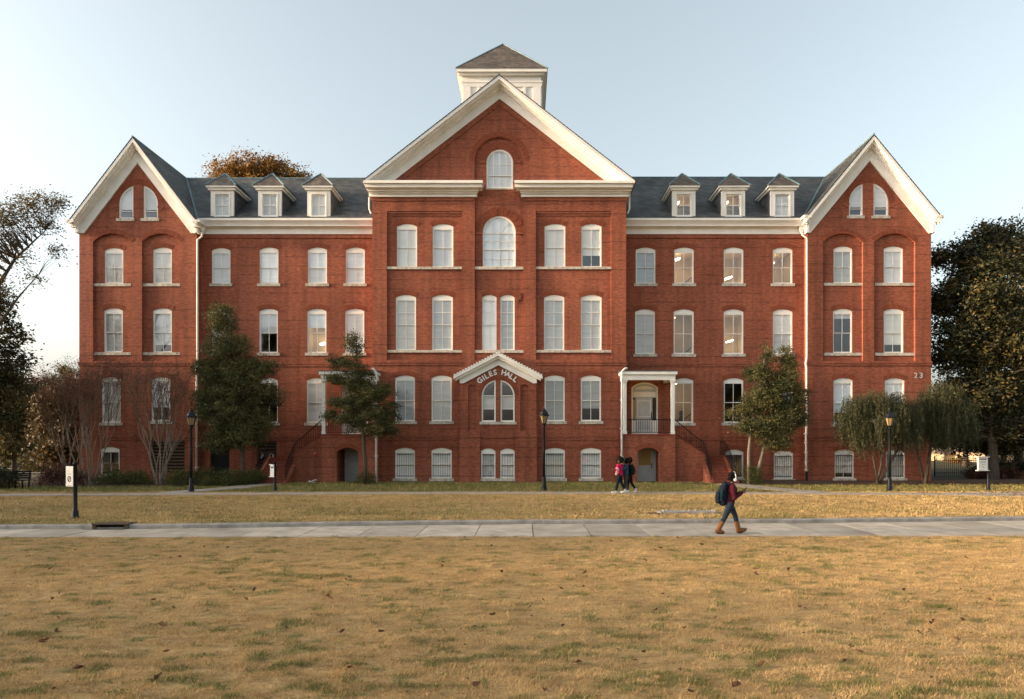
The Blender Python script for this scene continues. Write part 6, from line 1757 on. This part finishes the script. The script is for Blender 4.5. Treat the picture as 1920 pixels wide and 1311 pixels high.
# woman with headphones and backpack on the front walk
Y = 18.25; x = PX(1369, Y)
J = dict(pelvis=(-.01, 0, .86), chest=(.03, 0, 1.20), neck=(.055, 0, 1.355), head=(.105, 0, 1.475),
         shoR=(.03, -.165, 1.27), elbR=(.06, -.205, .965), wriR=(.285, -.13, 1.115), shoL=(.03, .165, 1.27), elbL=(.10, .20, .975), wriL=(.30, .06, 1.10),
         hipR=(-.01, -.085, .82), kneR=(-.155, -.085, .475), ankR=(-.335, -.08, .135), toeR=(-.20, -.08, .055), heeR=(-.385, -.08, .085),
         hipL=(-.01, .085, .82), kneL=(.155, .085, .49), ankL=(.245, .085, .115), toeL=(.445, .085, .115), heeL=(.225, .085, .055))
W, P = person('woman in maroon sweater and tan boots walking with headphones on the front walk', (x, Y, .012), J,
    dict(face=0, skin='skin2', legs='denim', top='maroon', shoe='tan_boot', hair_c=(-.045, .055), hair_r=.135, hem=.02, cuff=.055, handR=((.8, .2, .55), (0, .9, -.3)), handL=((.8, -.2, .5), (0, -.6, -.6)), curlR=.9, curlL=.9))
def part(mb, name, mat, par, smooth=True): return mb.build(name, M[mat], par, smooth)
# headphones
H = empty('headphones', (0, 0, 0)); H.location = W.location; tag(H, 'white over ear headphones worn by the woman in the maroon sweater', 'headphones')
hd = J['head']
part(MB().tube([(hd[0] - .005 - .02 * math.cos(t), .150 * math.cos(t) * .78 + 0, hd[2] - .02 + .205 * math.sin(t)) for t in np.linspace(0, PI, 15)], .013, 8), 'headband', 'white_plastic', H)
for s in (-1, 1): c_ = part(MB().lathe([(.030, -.02), (.042, -.012), (.042, .012), (.030, .02)], 14), 'ear_cup', 'white_plastic', H); c_.rotation_euler = (PI / 2, 0, 0); c_.location = (hd[0] - .005, s * .125, hd[2] - .03)
# phone
ph = MB().box(-.006, .006, -.035, .035, -.07, .07).build('phone', M['iron']); ph.location = (W.location.x + .372, Y - .07, 1.20); ph.rotation_euler = (0, .75, 0); tag(ph, 'dark phone held in front of the woman in the maroon sweater', 'phone')
# backpack
BP = empty('backpack', W.location); tag(BP, 'navy backpack with teal trim worn by the woman in the maroon sweater', 'backpack')
m = MB()
for z, rx, ry, xx in ((.84, .10, .15, -.20), (.92, .135, .175, -.215), (1.02, .14, .18, -.215), (1.12, .135, .175, -.20), (1.22, .115, .16, -.175), (1.30, .085, .12, -.145)): m.ball((xx, 0, z), rx, ry, .10, 12, 8)
bag = remeshed(m, 'bag', M['navy_pack'], BP, .012, 4)
m = MB()
for z, rx, ry, xx in ((.88, .06, .13, -.33), (.98, .07, .14, -.335), (1.06, .06, .13, -.325)): m.ball((xx, 0, z), rx, ry, .08, 10, 8)
remeshed(m, 'front_pocket', M['navy_pack'], bag, .012, 4)
for s in (-1, 1):
    part(MB().tube([(-.27, s * .172, .92), (-.285, s * .180, 1.05), (-.25, s * .165, 1.20)], .014, 6), 'trim', 'teal_trim', bag)
    part(MB().tube([(-.10, s * .10, 1.33), (.02, s * .115, 1.355), (.135, s * .12, 1.22), (.12, s * .15, 1.02), (-.10, s * .16, .90)], .020, 6), 'strap', 'navy_pack', BP)
part(MB().tube([(-.14, -.04, 1.38), (-.15, 0, 1.42), (-.14, .04, 1.38)], .010, 6), 'grab_loop', 'navy_pack', bag)

# three women walking together on the building path
Yq = 30.75; zq = G(5, 30.7) + .022; GR = 'three women walking together'
def px_(u): return (u - 580) * .001555            # zoom column -> metres about the middle of the group
gx0 = PX(1135 + 580 / 15.42, Yq)
# pink sweater, turned a little towards the viewer
o = px_(395)
J1 = dict(pelvis=(o + .01, 0, .84), chest=(o, 0, 1.17), neck=(o - .01, -.01, 1.325), head=(o - .02, -.03, 1.435),
    shoR=(o - .09, -.13, 1.24), elbR=(o - .17, -.20, 1.00), wriR=(o - .25, -.26, 1.09), shoL=(o + .10, .12, 1.24), elbL=(o + .14, .16, .97), wriL=(o - .02, .02, .98),
    hipR=(o - .02, -.085, .81), kneR=(o - .11, -.10, .46), ankR=(o - .19, -.09, .10), toeR=(o - .37, -.12, .065), heeR=(o - .17, -.09, .05),
    hipL=(o + .03, .085, .81), kneL=(o + .08, .085, .45), ankL=(o + .23, .085, .17), toeL=(o + .12, .08, .05), heeL=(o + .27, .085, .12))
W1, P1 = person('woman in hot pink sweater and navy leggings walking with two others', (gx0, Yq - .25, zq), J1, dict(face=math.radians(-125), skin='skin1', legs='leggings', top='pink', shoe='white_shoe', hair_c=(-.05, .055), hair_r=.165, hem=-.02, wide=0, handR=((-.9, -.2, .1), (0, .5, -.8)), curlR=.9), GR)
bagm = MB(); bagm.ball((o - .15, -.22, 1.06), .10, .07, .12, 12, 8); bagm.ball((o - .13, -.20, .97), .08, .06, .08, 10, 6)
hb = remeshed(bagm, 'pale_bundle', M['light_pink'], None, .012, 4); hb.location = W1.location; tag(hb, 'pale pink bundle held by the woman in the hot pink sweater', 'bundle')
cup = MB().lathe([(.028, -.05), (.036, .05), (.038, .06)], 12, (o - .19, -.20, .87)).build('paper_cup', M['white_plastic'], None, True); cup.location = W1.location; tag(cup, 'small white paper tag hanging below the pink bundle', 'tag')
# blue shirt, arm stretched forward
o = px_(580)
J2 = dict(pelvis=(o + .01, 0, .84), chest=(o + .015, 0, 1.15), neck=(o - .0, 0, 1.29), head=(o - .035, -.01, 1.395),
    shoR=(o + .03, -.155, 1.21), elbR=(o - .13, -.24, 1.06), wriR=(o - .29, -.25, 1.15), shoL=(o + .02, .155, 1.21), elbL=(o - .05, .20, .93), wriL=(o - .16, .18, .72),
    hipR=(o + .02, -.085, .81), kneR=(o - .02, -.085, .45), ankR=(o - .07, -.085, .09), toeR=(o - .22, -.09, .06), heeR=(o - .05, -.085, .05),
    hipL=(o + .02, .085, .81), kneL=(o + .03, .085, .45), ankL=(o + .12, .085, .13), toeL=(o - .02, .085, .055), heeL=(o + .15, .085, .09))
W2, P2 = person('woman in blue shirt and grey trousers reaching an arm towards the pink sweater', (gx0, Yq - .05, zq), J2, dict(face=PI, skin='skin2', legs='grey_pants', top='teal_top', shoe='white_shoe', hair_c=(-.075, .05), hair_r=.135, hem=.06, knit=False, cuff=.070, handR=((-.9, .1, .2), (0, .4, -.9)), handL=((-.2, 0, -1), (-1, 0, 0))), GR)
# black clothes, backpack, stepping off the back foot
o = px_(715)
J3 = dict(pelvis=(o + .03, 0, .85), chest=(o + .0, 0, 1.17), neck=(o - .02, 0, 1.315), head=(o - .035, 0, 1.42),
    shoR=(o - .0, -.155, 1.23), elbR=(o + .06, -.19, .95), wriR=(o - .02, -.18, .74), shoL=(o - .0, .155, 1.23), elbL=(o - .1, .19, .98), wriL=(o - .22, .15, 1.0),
    hipR=(o + .03, -.085, .81), kneR=(o + .09, -.085, .44), ankR=(o + .27, -.085, .17), toeR=(o + .22, -.085, .045), heeR=(o + .33, -.085, .13),
    hipL=(o + .03, .085, .81), kneL=(o - .03, .085, .45), ankL=(o - .05, .085, .10), toeL=(o - .2, .085, .06), heeL=(o - .03, .085, .05))
W3, P3 = person('woman in black with a dark backpack walking behind the blue shirt', (gx0, Yq + .30, zq), J3, dict(face=PI, skin='skin1', legs='black_cloth', top='black_cloth', shoe='lilac_shoe', hair_c=(-.05, .05), hair_r=.15, hem=.02, handR=((-.2, 0, -1), (-1, 0, 0)), handL=((-1, 0, .1), (0, -.4, -.9))), GR)
bm_ = MB()
for z, rx, xx in ((.88, .10, .17), (.98, .12, .18), (1.08, .12, .17), (1.18, .10, .14)): bm_.ball((o + xx, 0, z), rx, .15, .10, 12, 8)
bp2 = remeshed(bm_, 'backpack', M['dark_pack'], None, .012, 4); bp2.location = W3.location; tag(bp2, 'dark grey backpack worn by the woman in black', 'backpack')

# two dim figures inside the lit and unlit rooms
for lab, px, Y, pz in (('person in black seen through the half shaded window between evergreen and porch', 504, 41.0, 632), ('person in black on the stair seen through the warm lit window beside the right porch', 1277, 41.3, 771)):
    c = copy_tree(W3); x = PX(px, Y); c.location = (x - px_(715) * 1, Y, PZ(pz, Y) - 1.58)
    tag(c, lab, 'person', 'people inside the hall')
for o in list(bpy.data.objects):
    if 'worldkids' in o: del o['worldkids']
